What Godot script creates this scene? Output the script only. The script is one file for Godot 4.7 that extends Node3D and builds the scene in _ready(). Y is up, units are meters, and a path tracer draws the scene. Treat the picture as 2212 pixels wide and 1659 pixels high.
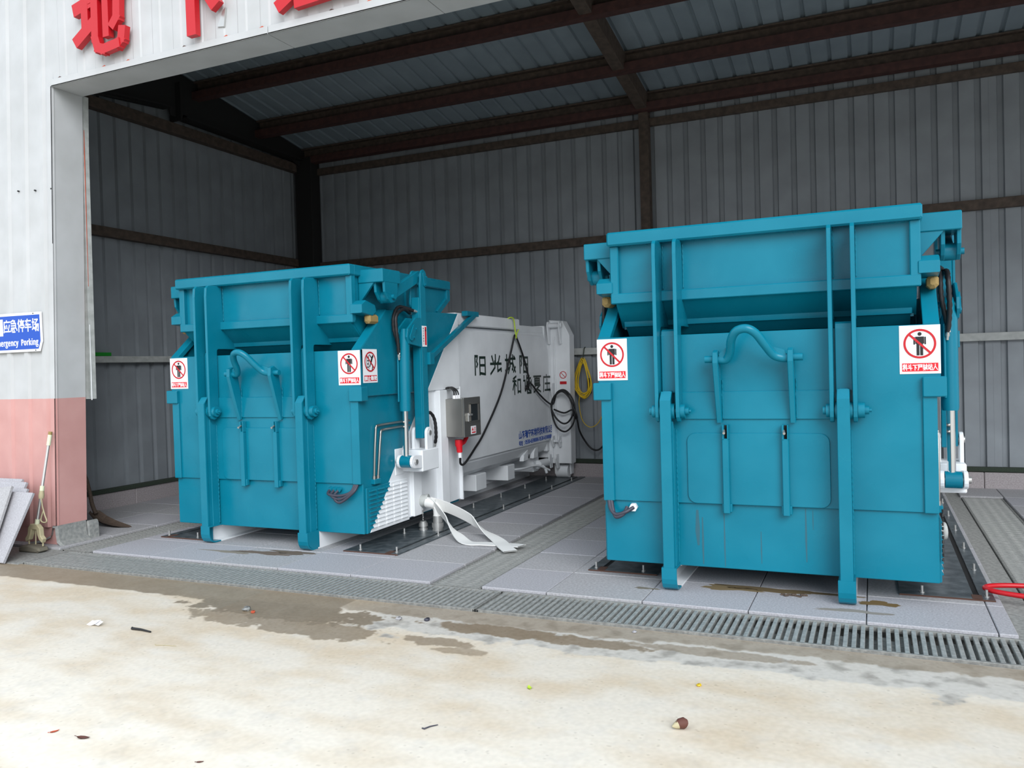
extends Node3D

# ---------------------------------------------------------------- mesh builder
class Shape:
	var st := SurfaceTool.new()
	var n := 0
	var layer := 0
	func _init():
		st.begin(Mesh.PRIMITIVE_TRIANGLES)
	func v(p: Vector3, nn: Vector3):
		st.set_normal(nn)
		st.add_vertex(p)
	func t3(a: Vector3, b: Vector3, c: Vector3, na: Vector3, nb: Vector3, nc: Vector3):
		var g := (b - a).cross(c - a)
		if g.length_squared() < 1e-16:
			return
		n += 1
		v(a, na)
		if g.dot(na + nb + nc) > 0.0:
			v(c, nc); v(b, nb)
		else:
			v(b, nb); v(c, nc)
	func quad(a: Vector3, b: Vector3, c: Vector3, d: Vector3, nn: Vector3):
		t3(a, b, c, nn, nn, nn)
		t3(a, c, d, nn, nn, nn)
	func quad_out(a: Vector3, b: Vector3, c: Vector3, d: Vector3, centre: Vector3):
		var nn := (b - a).cross(c - a)
		if nn.length_squared() < 1e-14:
			nn = (c - a).cross(d - a)
		nn = nn.normalized()
		if nn.dot((a + b + c + d) / 4.0 - centre) < 0.0:
			nn = -nn
		quad(a, b, c, d, nn)
	static func area(p: PackedVector2Array) -> float:
		var s := 0.0
		for i in p.size():
			var q := p[(i + 1) % p.size()]
			s += p[i].x * q.y - q.x * p[i].y
		return s / 2.0
	func prism(pts: PackedVector2Array, xf: Transform3D, depth: float, bev := 0.0):
		# outline in local XY, extruded from z = 0 to depth, edges of the two faces bevelled
		var p := pts.duplicate()
		if area(p) < 0.0:
			p.reverse()
		var k := p.size()
		var ns: Array[Vector2] = []
		for i in k:
			var e := p[(i + 1) % k] - p[i]
			ns.append(Vector2(e.y, -e.x).normalized())
		var q := p.duplicate()
		if bev > 0.0:
			for i in k:
				var n1: Vector2 = ns[(i + k - 1) % k]
				var n2: Vector2 = ns[i]
				q[i] = p[i] - (n1 + n2) / maxf(0.35, 1.0 + n1.dot(n2)) * bev
		var bz := minf(absf(bev), absf(depth) * 0.45)
		var tris := Geometry2D.triangulate_polygon(q)
		var up := xf.basis.z.normalized()
		var z0 := 0.0
		var z1 := depth
		if depth < 0.0:
			z0 = depth; z1 = 0.0
		for i in range(0, tris.size(), 3):
			var a := q[tris[i]]; var b := q[tris[i + 1]]; var c := q[tris[i + 2]]
			t3(xf * Vector3(a.x, a.y, z1), xf * Vector3(b.x, b.y, z1), xf * Vector3(c.x, c.y, z1), up, up, up)
			t3(xf * Vector3(a.x, a.y, z0), xf * Vector3(b.x, b.y, z0), xf * Vector3(c.x, c.y, z0), -up, -up, -up)
		for i in k:
			var j := (i + 1) % k
			var nn := (xf.basis * Vector3(ns[i].x, ns[i].y, 0)).normalized()
			quad(xf * Vector3(p[i].x, p[i].y, z0 + bz), xf * Vector3(p[j].x, p[j].y, z0 + bz), xf * Vector3(p[j].x, p[j].y, z1 - bz), xf * Vector3(p[i].x, p[i].y, z1 - bz), nn)
			if bz > 0.0:
				quad(xf * Vector3(p[i].x, p[i].y, z1 - bz), xf * Vector3(p[j].x, p[j].y, z1 - bz), xf * Vector3(q[j].x, q[j].y, z1), xf * Vector3(q[i].x, q[i].y, z1), (nn + up).normalized())
				quad(xf * Vector3(p[i].x, p[i].y, z0 + bz), xf * Vector3(p[j].x, p[j].y, z0 + bz), xf * Vector3(q[j].x, q[j].y, z0), xf * Vector3(q[i].x, q[i].y, z0), (nn - up).normalized())
	func box(c: Vector3, s: Vector3, bev := 0.0, xf := Transform3D.IDENTITY):
		var h := s / 2.0
		var p: PackedVector2Array
		var b := minf(bev, minf(h.x, h.y) * 0.6)
		if b > 0.0:
			p = PackedVector2Array([Vector2(-h.x + b, -h.y), Vector2(h.x - b, -h.y), Vector2(h.x, -h.y + b), Vector2(h.x, h.y - b), Vector2(h.x - b, h.y), Vector2(-h.x + b, h.y), Vector2(-h.x, h.y - b), Vector2(-h.x, -h.y + b)])
		else:
			p = PackedVector2Array([Vector2(-h.x, -h.y), Vector2(h.x, -h.y), Vector2(h.x, h.y), Vector2(-h.x, h.y)])
		prism(p, xf * Transform3D(Basis.IDENTITY, c + Vector3(0, 0, -h.z)), s.z, minf(b, h.z * 0.6) if b > 0.0 else 0.0)
	func bx(x0, x1, y0, y1, z0, z1, bev := 0.004):
		box(Vector3((x0 + x1) / 2.0, (y0 + y1) / 2.0, (z0 + z1) / 2.0), Vector3(absf(x1 - x0), absf(y1 - y0), absf(z1 - z0)), bev)
	func bar(a: Vector3, b: Vector3, w: float, h: float, bev := 0.003, up := Vector3.UP):
		# a square bar from a to b, w wide sideways and h along up
		var z := (b - a).normalized()
		var x := up.cross(z).normalized()
		var y := z.cross(x)
		box(Vector3(0, 0, (b - a).length() / 2.0), Vector3(w, h, (b - a).length()), bev, Transform3D(Basis(x, y, z), a))
	func tube(pts: Array, r, sides := 10, caps := true):
		# r: one radius or one for each point
		var k := pts.size()
		var rings := []
		var norms := []
		var d0: Vector3 = (pts[1] - pts[0]).normalized()
		var u := d0.cross(Vector3.UP)
		if u.length() < 0.05:
			u = d0.cross(Vector3.RIGHT)
		u = u.normalized()
		for i in k:
			var d: Vector3
			if i == 0:
				d = pts[1] - pts[0]
			elif i == k - 1:
				d = pts[i] - pts[i - 1]
			else:
				d = (pts[i + 1] - pts[i]).normalized() + (pts[i] - pts[i - 1]).normalized()
			if d.length() < 1e-6:
				d = d0
			d = d.normalized()
			u = (u - d * u.dot(d)).normalized()
			var w := d.cross(u)
			var ring := []
			var nr := []
			var rr: float = r[i] if r is Array else r
			for s in sides:
				var a := TAU * s / sides
				var o := u * cos(a) + w * sin(a)
				ring.append(pts[i] + o * rr)
				nr.append(o)
			rings.append(ring); norms.append(nr)
			if caps and (i == 0 or i == k - 1):
				var cn := -d if i == 0 else d
				for s in range(1, sides - 1):
					t3(ring[0], ring[s], ring[s + 1], cn, cn, cn)
		for i in k - 1:
			for s in sides:
				var e := (s + 1) % sides
				t3(rings[i][s], rings[i][e], rings[i + 1][e], norms[i][s], norms[i][e], norms[i + 1][e])
				t3(rings[i][s], rings[i + 1][e], rings[i + 1][s], norms[i][s], norms[i + 1][e], norms[i + 1][s])
	func cyl(a: Vector3, b: Vector3, r: float, sides := 16):
		tube([a, b], r, sides)
	func ring(xf: Transform3D, r0: float, r1: float, sides := 40):
		var nn := xf.basis.z.normalized()
		for i in sides:
			var a := TAU * i / sides
			var b := TAU * (i + 1) / sides
			quad(xf * Vector3(cos(a) * r0, sin(a) * r0, 0), xf * Vector3(cos(b) * r0, sin(b) * r0, 0), xf * Vector3(cos(b) * r1, sin(b) * r1, 0), xf * Vector3(cos(a) * r1, sin(a) * r1, 0), nn)
	func rect(xf: Transform3D, x0: float, y0: float, x1: float, y1: float):
		quad(xf * Vector3(x0, y0, 0), xf * Vector3(x1, y0, 0), xf * Vector3(x1, y1, 0), xf * Vector3(x0, y1, 0), xf.basis.z.normalized())
	func stroke(xf0: Transform3D, a: Vector2, b: Vector2, w: float, depth := 0.0):
		# each stroke a hair above the last, so that crossings do not share a plane
		layer = (layer + 1) % 9
		var xf := xf0.translated_local(Vector3(0, 0, layer * (0.00006 if depth == 0.0 else 0.0011)))
		var d := (b - a)
		if d.length() < 1e-5:
			d = Vector2(0.001, 0)
		d = d.normalized()
		var e := Vector2(-d.y, d.x) * w / 2.0
		var f := d * w * 0.4
		var p := PackedVector2Array([a - f - e, b + f - e, b + f + e, a - f + e])
		if depth > 0.0:
			prism(p, xf, depth, 0.0)
		else:
			quad(xf * Vector3(p[0].x, p[0].y, 0), xf * Vector3(p[1].x, p[1].y, 0), xf * Vector3(p[2].x, p[2].y, 0), xf * Vector3(p[3].x, p[3].y, 0), xf.basis.z.normalized())

# ---------------------------------------------------------------- node helpers
var used := {}
var M := {}
var GLYPH := {}

func numbered(parent: Node, called: String) -> String:
	var key := str(parent.get_instance_id()) + called
	var k: int = used.get(key, 0)
	used[key] = k + 1
	return called if k == 0 else "%s_%03d" % [called, k]

func obj(called: String, s: Shape, m: Material, parent: Node = self) -> MeshInstance3D:
	return inst(called, s.st.commit(), m, parent)

func inst(called: String, mesh: Mesh, m: Material, parent: Node = self) -> MeshInstance3D:
	var o := MeshInstance3D.new()
	o.mesh = mesh
	o.material_override = m
	o.name = numbered(parent, called)
	o.cast_shadow = GeometryInstance3D.SHADOW_CASTING_SETTING_ON
	parent.add_child(o, true)
	return o

func tag(o: Node, label: String, category: String, group := "") -> Node:
	o.set_meta("label", label)
	o.set_meta("category", category)
	if group != "":
		o.set_meta("group", group)
	return o

func thing(called: String, label: String, category: String, at := Vector3.ZERO, group := "") -> Node3D:
	var o := Node3D.new()
	o.name = numbered(self, called)
	add_child(o, true)
	o.position = at
	tag(o, label, category, group)
	return o

func structure(called: String) -> Node3D:
	var o := Node3D.new()
	o.name = called
	o.set_meta("kind", "structure")
	add_child(o, true)
	return o

func mat(col: Color, rough := 0.6, metal := 0.0) -> StandardMaterial3D:
	var m := StandardMaterial3D.new()
	m.albedo_color = col
	m.roughness = rough
	m.metallic = metal
	return m

func noise_tex(seed_: int, freq: float, lo: Color, hi: Color, size := 512, octaves := 4) -> NoiseTexture2D:
	var f := FastNoiseLite.new()
	f.seed = seed_
	f.noise_type = FastNoiseLite.TYPE_SIMPLEX_SMOOTH
	f.frequency = freq
	f.fractal_octaves = octaves
	var t := NoiseTexture2D.new()
	t.width = size; t.height = size
	t.seamless = true
	t.noise = f
	var g := Gradient.new()
	g.set_color(0, lo); g.set_color(1, hi)
	t.color_ramp = g
	return t

func normal_tex(seed_: int, freq: float, strength: float, size := 512) -> NoiseTexture2D:
	var f := FastNoiseLite.new()
	f.seed = seed_
	f.frequency = freq
	f.fractal_octaves = 4
	var t := NoiseTexture2D.new()
	t.width = size; t.height = size
	t.seamless = true
	t.noise = f
	t.as_normal_map = true
	t.bump_strength = strength
	return t

func tri(m: StandardMaterial3D, tex: Texture2D, per_metre: float, nrm: Texture2D = null, amount := 0.3, world := true) -> StandardMaterial3D:
	if tex:
		m.albedo_texture = tex
	m.uv1_triplanar = true
	m.uv1_world_triplanar = world
	m.uv1_scale = Vector3.ONE * per_metre
	if nrm:
		m.normal_enabled = true
		m.normal_texture = nrm
		m.normal_scale = amount
	return m

func spline(p: Array, per := 8) -> Array:
	var out := []
	for i in p.size() - 1:
		var a: Vector3 = p[maxi(i - 1, 0)]; var b: Vector3 = p[i]; var c: Vector3 = p[i + 1]; var d: Vector3 = p[mini(i + 2, p.size() - 1)]
		for k in per:
			var t := float(k) / per
			out.append(b.cubic_interpolate(c, a, d, t))
	out.append(p[p.size() - 1])
	return out

func frame(at: Vector3, facing := "z") -> Transform3D:
	# local x right, y up, z out, as seen by someone who looks at that face
	match facing:
		"x": return Transform3D(Basis(Vector3(0, 0, -1), Vector3.UP, Vector3(1, 0, 0)), at)
		"y": return Transform3D(Basis(Vector3(1, 0, 0), Vector3(0, 0, -1), Vector3.UP), at)
	return Transform3D(Basis.IDENTITY, at)

func profile(x: float) -> Transform3D:
	# outline points are (z, y); extruded along +x from x
	return Transform3D(Basis(Vector3(0, 0, 1), Vector3.UP, Vector3(1, 0, 0)), Vector3(x, 0, 0))

func P(a: Array) -> PackedVector2Array:
	var p := PackedVector2Array()
	for i in range(0, a.size(), 2):
		p.append(Vector2(a[i], a[i + 1]))
	return p

func round_rect(x0: float, y0: float, x1: float, y1: float, r: float, k := 5) -> PackedVector2Array:
	var p := PackedVector2Array()
	for c in [[x1 - r, y1 - r, 0.0], [x0 + r, y1 - r, PI / 2], [x0 + r, y0 + r, PI], [x1 - r, y0 + r, 1.5 * PI]]:
		for i in k + 1:
			var a: float = c[2] + PI / 2 * i / k
			p.append(Vector2(c[0] + r * cos(a), c[1] + r * sin(a)))
	return p

func disc(c: Vector2, r: float, k := 20) -> PackedVector2Array:
	var p := PackedVector2Array()
	for i in k:
		p.append(c + Vector2(cos(TAU * i / k), sin(TAU * i / k)) * r)
	return p

func capsule2(a: Vector2, b: Vector2, r: float, k := 8) -> PackedVector2Array:
	var p := PackedVector2Array()
	var t := (b - a).angle()
	for i in k + 1:
		p.append(b + Vector2.from_angle(t - PI / 2 + PI * i / k) * r)
	for i in k + 1:
		p.append(a + Vector2.from_angle(t + PI / 2 + PI * i / k) * r)
	return p

func clip(p: PackedVector2Array, o: Vector2, nn: Vector2) -> PackedVector2Array:
	# the side of the line through o that nn points to
	var out := PackedVector2Array()
	for i in p.size():
		var a := p[i]; var b := p[(i + 1) % p.size()]
		var da := (a - o).dot(nn); var db := (b - o).dot(nn)
		if da >= 0.0:
			out.append(a)
		if (da > 0.0 and db < 0.0) or (da < 0.0 and db > 0.0):
			out.append(a.lerp(b, da / (da - db)))
	return out

func write(s: Shape, text: String, xf: Transform3D, h: float, w: float, pitch: float, weight: float):
	# stroke lettering on the plane xf, lower left corner at its origin
	for i in text.length():
		var g: String = GLYPH.get(text[i], "")
		for line in g.split(" ", false):
			var last := Vector2.ZERO
			for k in range(0, line.length(), 2):
				var p := Vector2(pitch * i + w * (line.unicode_at(k) - 97) / 15.0, h * (1.0 - (line.unicode_at(k + 1) - 97) / 15.0))
				if k > 0:
					s.stroke(xf, last, p, weight)
				last = p

func latin(called: String, text: String, at: Transform3D, height: float, width: float, m: Material, parent: Node) -> MeshInstance3D:
	var f := SystemFont.new()
	f.font_names = PackedStringArray(["Droid Sans"])
	f.font_weight = 700
	var t := TextMesh.new()
	t.text = text
	t.font = f
	t.font_size = 64
	t.pixel_size = 0.01
	t.depth = 0.002
	var b := t.get_aabb()
	var o := inst(called, t, m, parent)
	var sx := width / maxf(b.size.x, 0.01)
	var sy := height / maxf(b.size.y, 0.01)
	o.transform = at * Transform3D(Basis.IDENTITY.scaled(Vector3(sx, sy, 1.0)), Vector3(-(b.position.x + b.size.x / 2) * sx, -(b.position.y + b.size.y / 2) * sy, 0))
	return o

func make_glyphs():
	GLYPH = {
		"料": "bbce gafe afif eaep efam efij jbld jfkh ilpk nanp",
		"斗": "dbge cfgi akpk kakp",
		"下": "acpc hchp ifmk",
		"严": "abpb fbfg kbkg bddg odmg bhph chcldjap",
		"禁": "adgd dadh dfah degg jdpd mamh mfjh mfph cjnj alpl hlhp eobp kloo",
		"站": "dadd aege bgcm ghfl anhm kakh kdpd ihoh ihip ohop ioop",
		"人": "hahfap ihpp",
		"止": "hahp hhog dedp apop",
		"攀": "adfd dadg jdpd mamg gbjf jbgf ahph hhbk hhok dlml bnon hlhphp",
		"爬": "cbhb cbap fbfm hbip kckh pcph kcpc khph kckn knpn",
		"阳": "bbbp bbeb ebdf dfeh ehdj hcoc hchp ocop hioi hoop",
		"光": "hahg cbeg nblg ahph gfgkap kgknplpn",
		"城": "aefe cacm anfl hdpd hdhjep hhlhlmkm lalgpo pkmo nboc",
		"和": "gabc aege dbdp deal dfgi jdjo jdod odoo jnon",
		"谐": "babc aedednfl gagh gcjc ggjf lalg ockd lgpgpe kghi hihp oiop hiop hloo hpop",
		"夏": "abpb hbgd cdmd cdci mdmi cfmf chmh cimi eibm djnjap gmop",
		"庄": "hahc bcpc bcbiap eioi ieio dopo",
		"山": "hahn bfbo ofoo boon",
		"东": "acoc gafhnh hfhp djbm kjon",
		"瑞": "abfb agfg dbdl alfk kbkf hbhf obof hfof ggpg kgii hihp hioi oiop kikp mimp",
		"宁": "hahc bcbf bcoc ocof bhoh hhhphp",
		"环": "acfc ahfh dcdm anfl hcpc lcgk kgkp lipl",
		"境": "aefe cacl anfl kakc hcoc gfpf hgog hghk ogok hiop hkok jkip mkmo",
		"科": "gabc aege dbdp deal jbld jflh ilpk nanp",
		"技": "aege dadp bpcp ajgh hdpd lalh hhnh nhgp hhpp",
		"有": "adpd gaak dgdp dgmg mgmp djmj dmmm",
		"限": "bbbp bbeb ebdf dfeh ehdj ibnb nbnh ifnf ihnh ibip ipkn jhpp nlkm",
		"公": "fbah jboh hhdo donn kkoo",
		"司": "bbnb nbnp bfkf cick cjkj cjcp kjkp cpkp",
		"电": "bcnc bcbk ncnk bgng bknk hahn hnpn",
		"话": "babc aedednfl ocgd gfpf lclj hjhp hjoj ojop hpop",
		"应": "hahb bcpc bcbiap dhek hgik ogln dopo",
		"急": "gaac gbkb kbie beme memk bhmh bkmk bmao elepkp hlin olpn",
		"停": "daaf cecp jajb fcpc hdnd hdhf ndnf hfnf fhfj fhph phpj hkok lklp",
		"车": "bcoc gach chnh hfhp akpk",
		"场": "aefe cacl anfl gbnb nbgh ghph phopmo khgn nhip",
	}

func setup_view():
	var yaw := 0.41746897
	var pitch := -0.02003352
	var roll := -0.02895266
	var f := Vector3(-sin(yaw) * cos(pitch), sin(pitch), -cos(yaw) * cos(pitch))
	var r := Vector3(cos(yaw), 0, -sin(yaw))
	var u := r.cross(f)
	var cam := Camera3D.new()
	cam.name = "camera"
	cam.fov = rad_to_deg(2.0 * atan(829.5 / 1764.72))
	cam.transform = Transform3D(Basis(r * cos(roll) + u * sin(roll), u * cos(roll) - r * sin(roll), -f), Vector3(0, 1.6, 0))
	cam.near = 0.05
	cam.far = 300.0
	add_child(cam)
	cam.current = true
	var sky_mat := ProceduralSkyMaterial.new()
	sky_mat.sky_top_color = Color(0.84, 0.89, 0.94)
	sky_mat.sky_horizon_color = Color(0.97, 0.985, 1.0)
	sky_mat.ground_bottom_color = Color(0.62, 0.60, 0.56)
	sky_mat.ground_horizon_color = Color(0.70, 0.70, 0.68)
	sky_mat.sky_curve = 0.2
	sky_mat.energy_multiplier = 1.05
	var sky := Sky.new()
	sky.sky_material = sky_mat
	var e := Environment.new()
	e.background_mode = Environment.BG_SKY
	e.sky = sky
	e.ambient_light_source = Environment.AMBIENT_SOURCE_SKY
	e.tonemap_mode = Environment.TONE_MAPPER_LINEAR
	e.tonemap_exposure = 1.6
	e.sdfgi_enabled = true
	e.ssao_enabled = true
	e.ssil_enabled = true
	var we := WorldEnvironment.new()
	we.name = "world_environment"
	we.environment = e
	add_child(we)
	# sun behind thin cloud: a very wide soft source, to the right behind the camera
	var sun := DirectionalLight3D.new()
	sun.name = "veiled_sun"
	sun.rotation_degrees = Vector3(-30, 36, 0)
	sun.light_color = Color(0.97, 0.985, 1.0)
	sun.light_energy = 0.62
	sun.light_angular_distance = 40.0
	sun.shadow_enabled = true
	add_child(sun)

func make_materials():
	M.teal = tri(mat(Color(1, 1, 1), 0.30), noise_tex(3, 0.006, Color(0.0, 0.435, 0.525), Color(0.08, 0.475, 0.565)), 0.45, normal_tex(4, 0.02, 1.2), 0.10)
	M.teal.clearcoat_enabled = true
	M.teal.clearcoat = 0.12
	M.teal.metallic_specular = 0.34
	M.teal.roughness = 1.0
	M.teal.roughness_texture = noise_tex(27, 0.008, Color(0.16, 0.16, 0.16), Color(0.46, 0.46, 0.46))
	M.teal.clearcoat_roughness = 0.22
	M.white = tri(mat(Color(1, 1, 1), 0.38), noise_tex(5, 0.008, Color(0.87, 0.88, 0.89), Color(0.92, 0.93, 0.94)), 0.5)
	M.wall_paint = tri(mat(Color(1, 1, 1), 0.5), noise_tex(6, 0.012, Color(0.70, 0.705, 0.705), Color(0.755, 0.76, 0.765)), 0.35)
	M.pink = tri(mat(Color(1, 1, 1), 0.6), noise_tex(7, 0.012, Color(0.745, 0.555, 0.535), Color(0.785, 0.60, 0.58)), 0.4)
	M.sheet = tri(mat(Color(1, 1, 1), 0.5, 0.0), noise_tex(8, 0.010, Color(0.51, 0.53, 0.55), Color(0.57, 0.595, 0.615)), 0.35)
	M.roof = tri(mat(Color(1, 1, 1), 0.5, 0.0), noise_tex(9, 0.010, Color(0.48, 0.53, 0.56), Color(0.56, 0.61, 0.64)), 0.3)
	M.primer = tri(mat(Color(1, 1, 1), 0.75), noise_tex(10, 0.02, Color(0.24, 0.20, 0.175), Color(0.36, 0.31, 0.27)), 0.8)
	M.primer_red_shaded = tri(mat(Color(1, 1, 1), 0.75), noise_tex(25, 0.02, Color(0.22, 0.13, 0.12), Color(0.32, 0.20, 0.18)), 0.8)  # red primer for the purlin lips, with their shade painted into the colour
	M.black_steel = mat(Color(0.11, 0.105, 0.105), 0.7)
	M.girt_grey = tri(mat(Color(1, 1, 1), 0.7), noise_tex(11, 0.02, Color(0.62, 0.63, 0.62), Color(0.74, 0.75, 0.74)), 0.8)
	M.granite = tri(mat(Color(1, 1, 1), 0.62), noise_tex(12, 0.10, Color(0.57, 0.565, 0.58), Color(0.735, 0.73, 0.75), 512, 5), 1.1, normal_tex(13, 0.12, 2.0), 0.15)
	M.granite_b = tri(mat(Color(1, 1, 1), 0.62), noise_tex(14, 0.07, Color(0.565, 0.56, 0.565), Color(0.715, 0.71, 0.72), 512, 5), 1.1, normal_tex(13, 0.12, 2.0), 0.15)
	M.granite_wet = tri(mat(Color(1, 1, 1), 0.5), noise_tex(15, 0.03, Color(0.36, 0.35, 0.33), Color(0.60, 0.59, 0.57), 512, 5), 0.7)
	M.granite_pink = tri(mat(Color(1, 1, 1), 0.7), noise_tex(16, 0.10, Color(0.55, 0.52, 0.525), Color(0.70, 0.67, 0.675), 512, 5), 1.0)
	M.mortar = tri(mat(Color(1, 1, 1), 0.9), noise_tex(17, 0.05, Color(0.46, 0.46, 0.45), Color(0.62, 0.62, 0.60)), 1.0)
	M.grate = tri(mat(Color(1, 1, 1), 0.5, 0.35), noise_tex(18, 0.03, Color(0.56, 0.565, 0.555), Color(0.74, 0.74, 0.725)), 1.2)
	M.grate_frame = tri(mat(Color(1, 1, 1), 0.6, 0.2), noise_tex(26, 0.04, Color(0.42, 0.42, 0.41), Color(0.62, 0.62, 0.60)), 1.2)
	M.trough = mat(Color(0.30, 0.20, 0.19), 0.9)
	M.plate = tri(mat(Color(1, 1, 1), 0.38, 0.25), noise_tex(19, 0.02, Color(0.20, 0.235, 0.255), Color(0.42, 0.45, 0.465), 512, 5), 0.8)
	M.rust = mat(Color(0.30, 0.20, 0.16), 0.85)
	M.zinc = mat(Color(0.78, 0.78, 0.77), 0.35, 0.8)
	M.chrome = mat(Color(0.92, 0.92, 0.92), 0.08, 1.0)
	M.steel = mat(Color(0.66, 0.65, 0.63), 0.3, 0.9)
	M.black = mat(Color(0.035, 0.035, 0.04), 0.5)
	M.rubber = mat(Color(0.10, 0.10, 0.11), 0.55)
	M.cable_grey = mat(Color(0.22, 0.22, 0.27), 0.5)
	M.dark = mat(Color(0.05, 0.05, 0.055), 0.8)
	M.board = mat(Color(0.93, 0.93, 0.94), 0.35)
	M.red = mat(Color(0.74, 0.055, 0.11), 0.4)
	M.sign_red = mat(Color(0.83, 0.08, 0.14), 0.4)
	M.sign_blue = mat(Color(0.0, 0.29, 0.70), 0.4)
	M.ink = mat(Color(0.07, 0.07, 0.075), 0.5)
	M.green_ink = mat(Color(0.07, 0.17, 0.14), 0.5)
	M.blue_ink = mat(Color(0.05, 0.30, 0.67), 0.5)
	M.cream = mat(Color(0.83, 0.84, 0.72), 0.45)
	M.mop_beige = mat(Color(0.70, 0.66, 0.53), 0.7)
	M.sponge = mat(Color(0.42, 0.40, 0.35), 0.95)
	M.spade = tri(mat(Color(1, 1, 1), 0.8, 0.0), noise_tex(20, 0.05, Color(0.24, 0.20, 0.17), Color(0.42, 0.35, 0.30)), 2.0)
	M.wood = mat(Color(0.58, 0.49, 0.30), 0.8)
	M.yellow = mat(Color(0.86, 0.72, 0.10), 0.5)
	M.lime = mat(Color(0.72, 0.82, 0.25), 0.5)
	M.green = mat(Color(0.10, 0.55, 0.16), 0.6)
	M.moss = tri(mat(Color(1, 1, 1), 0.95), noise_tex(21, 0.08, Color(0.10, 0.16, 0.12), Color(0.28, 0.30, 0.26)), 2.0)
	M.hose_white = mat(Color(0.88, 0.88, 0.87), 0.7)
	M.leaf = mat(Color(0.36, 0.21, 0.17), 0.7)
	M.orange = mat(Color(0.72, 0.30, 0.18), 0.7)
	M.glass = mat(Color(0.16, 0.18, 0.19), 0.1)
	M.concrete = tri(mat(Color(1, 1, 1), 0.85), noise_tex(23, 0.012, Color(0.62, 0.60, 0.56), Color(0.74, 0.72, 0.68), 512, 5), 0.25)
	M.lump = tri(mat(Color(1, 1, 1), 0.9), noise_tex(24, 0.04, Color(0.44, 0.45, 0.45), Color(0.62, 0.62, 0.60)), 1.2)

const LEAN := 0.04   # the front wall's left end leans a little

func ribbed(width: float, pitch: float, wide: float, narrow: float, rise: float, thick: float, first := 0.5) -> PackedVector2Array:
	# cross-section of a ribbed sheet: x across, y out of the face
	var top := PackedVector2Array([Vector2(0, 0)])
	var u := pitch * first
	while u + wide / 2.0 < width - 0.004:
		top.append(Vector2(u - wide / 2, 0)); top.append(Vector2(u - narrow / 2, rise))
		top.append(Vector2(u + narrow / 2, rise)); top.append(Vector2(u + wide / 2, 0))
		u += pitch
	top.append(Vector2(width, 0))
	var out := top.duplicate()
	for i in range(top.size() - 1, -1, -1):
		out.append(top[i] - Vector2(0, thick))
	return out

func sheet_row(parent: Node, m: Material, xf: Transform3D, total: float, each: float, length: float, sect: PackedVector2Array, called := "sheet"):
	# equal sheets side by side along local x, each a piece with a hairline lap between
	var s := Shape.new()
	s.prism(sect, Transform3D.IDENTITY, length)
	var mesh := s.st.commit()
	var n := int(ceil(total / each))
	for i in n:
		var o := inst(called, mesh, m, parent)
		o.transform = xf * Transform3D(Basis.IDENTITY, Vector3(each * i, 0.0015 * (i % 2), 0))

func beam(parent: Node, called: String, m: Material, x0, x1, y0, y1, z0, z1, bev := 0.004) -> MeshInstance3D:
	var s := Shape.new()
	s.bx(x0, x1, y0, y1, z0, z1, bev)
	return obj(called, s, m, parent)

func roof_y(z: float) -> float:
	return 5.25 + 0.17 * (z + 11.2)

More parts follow.
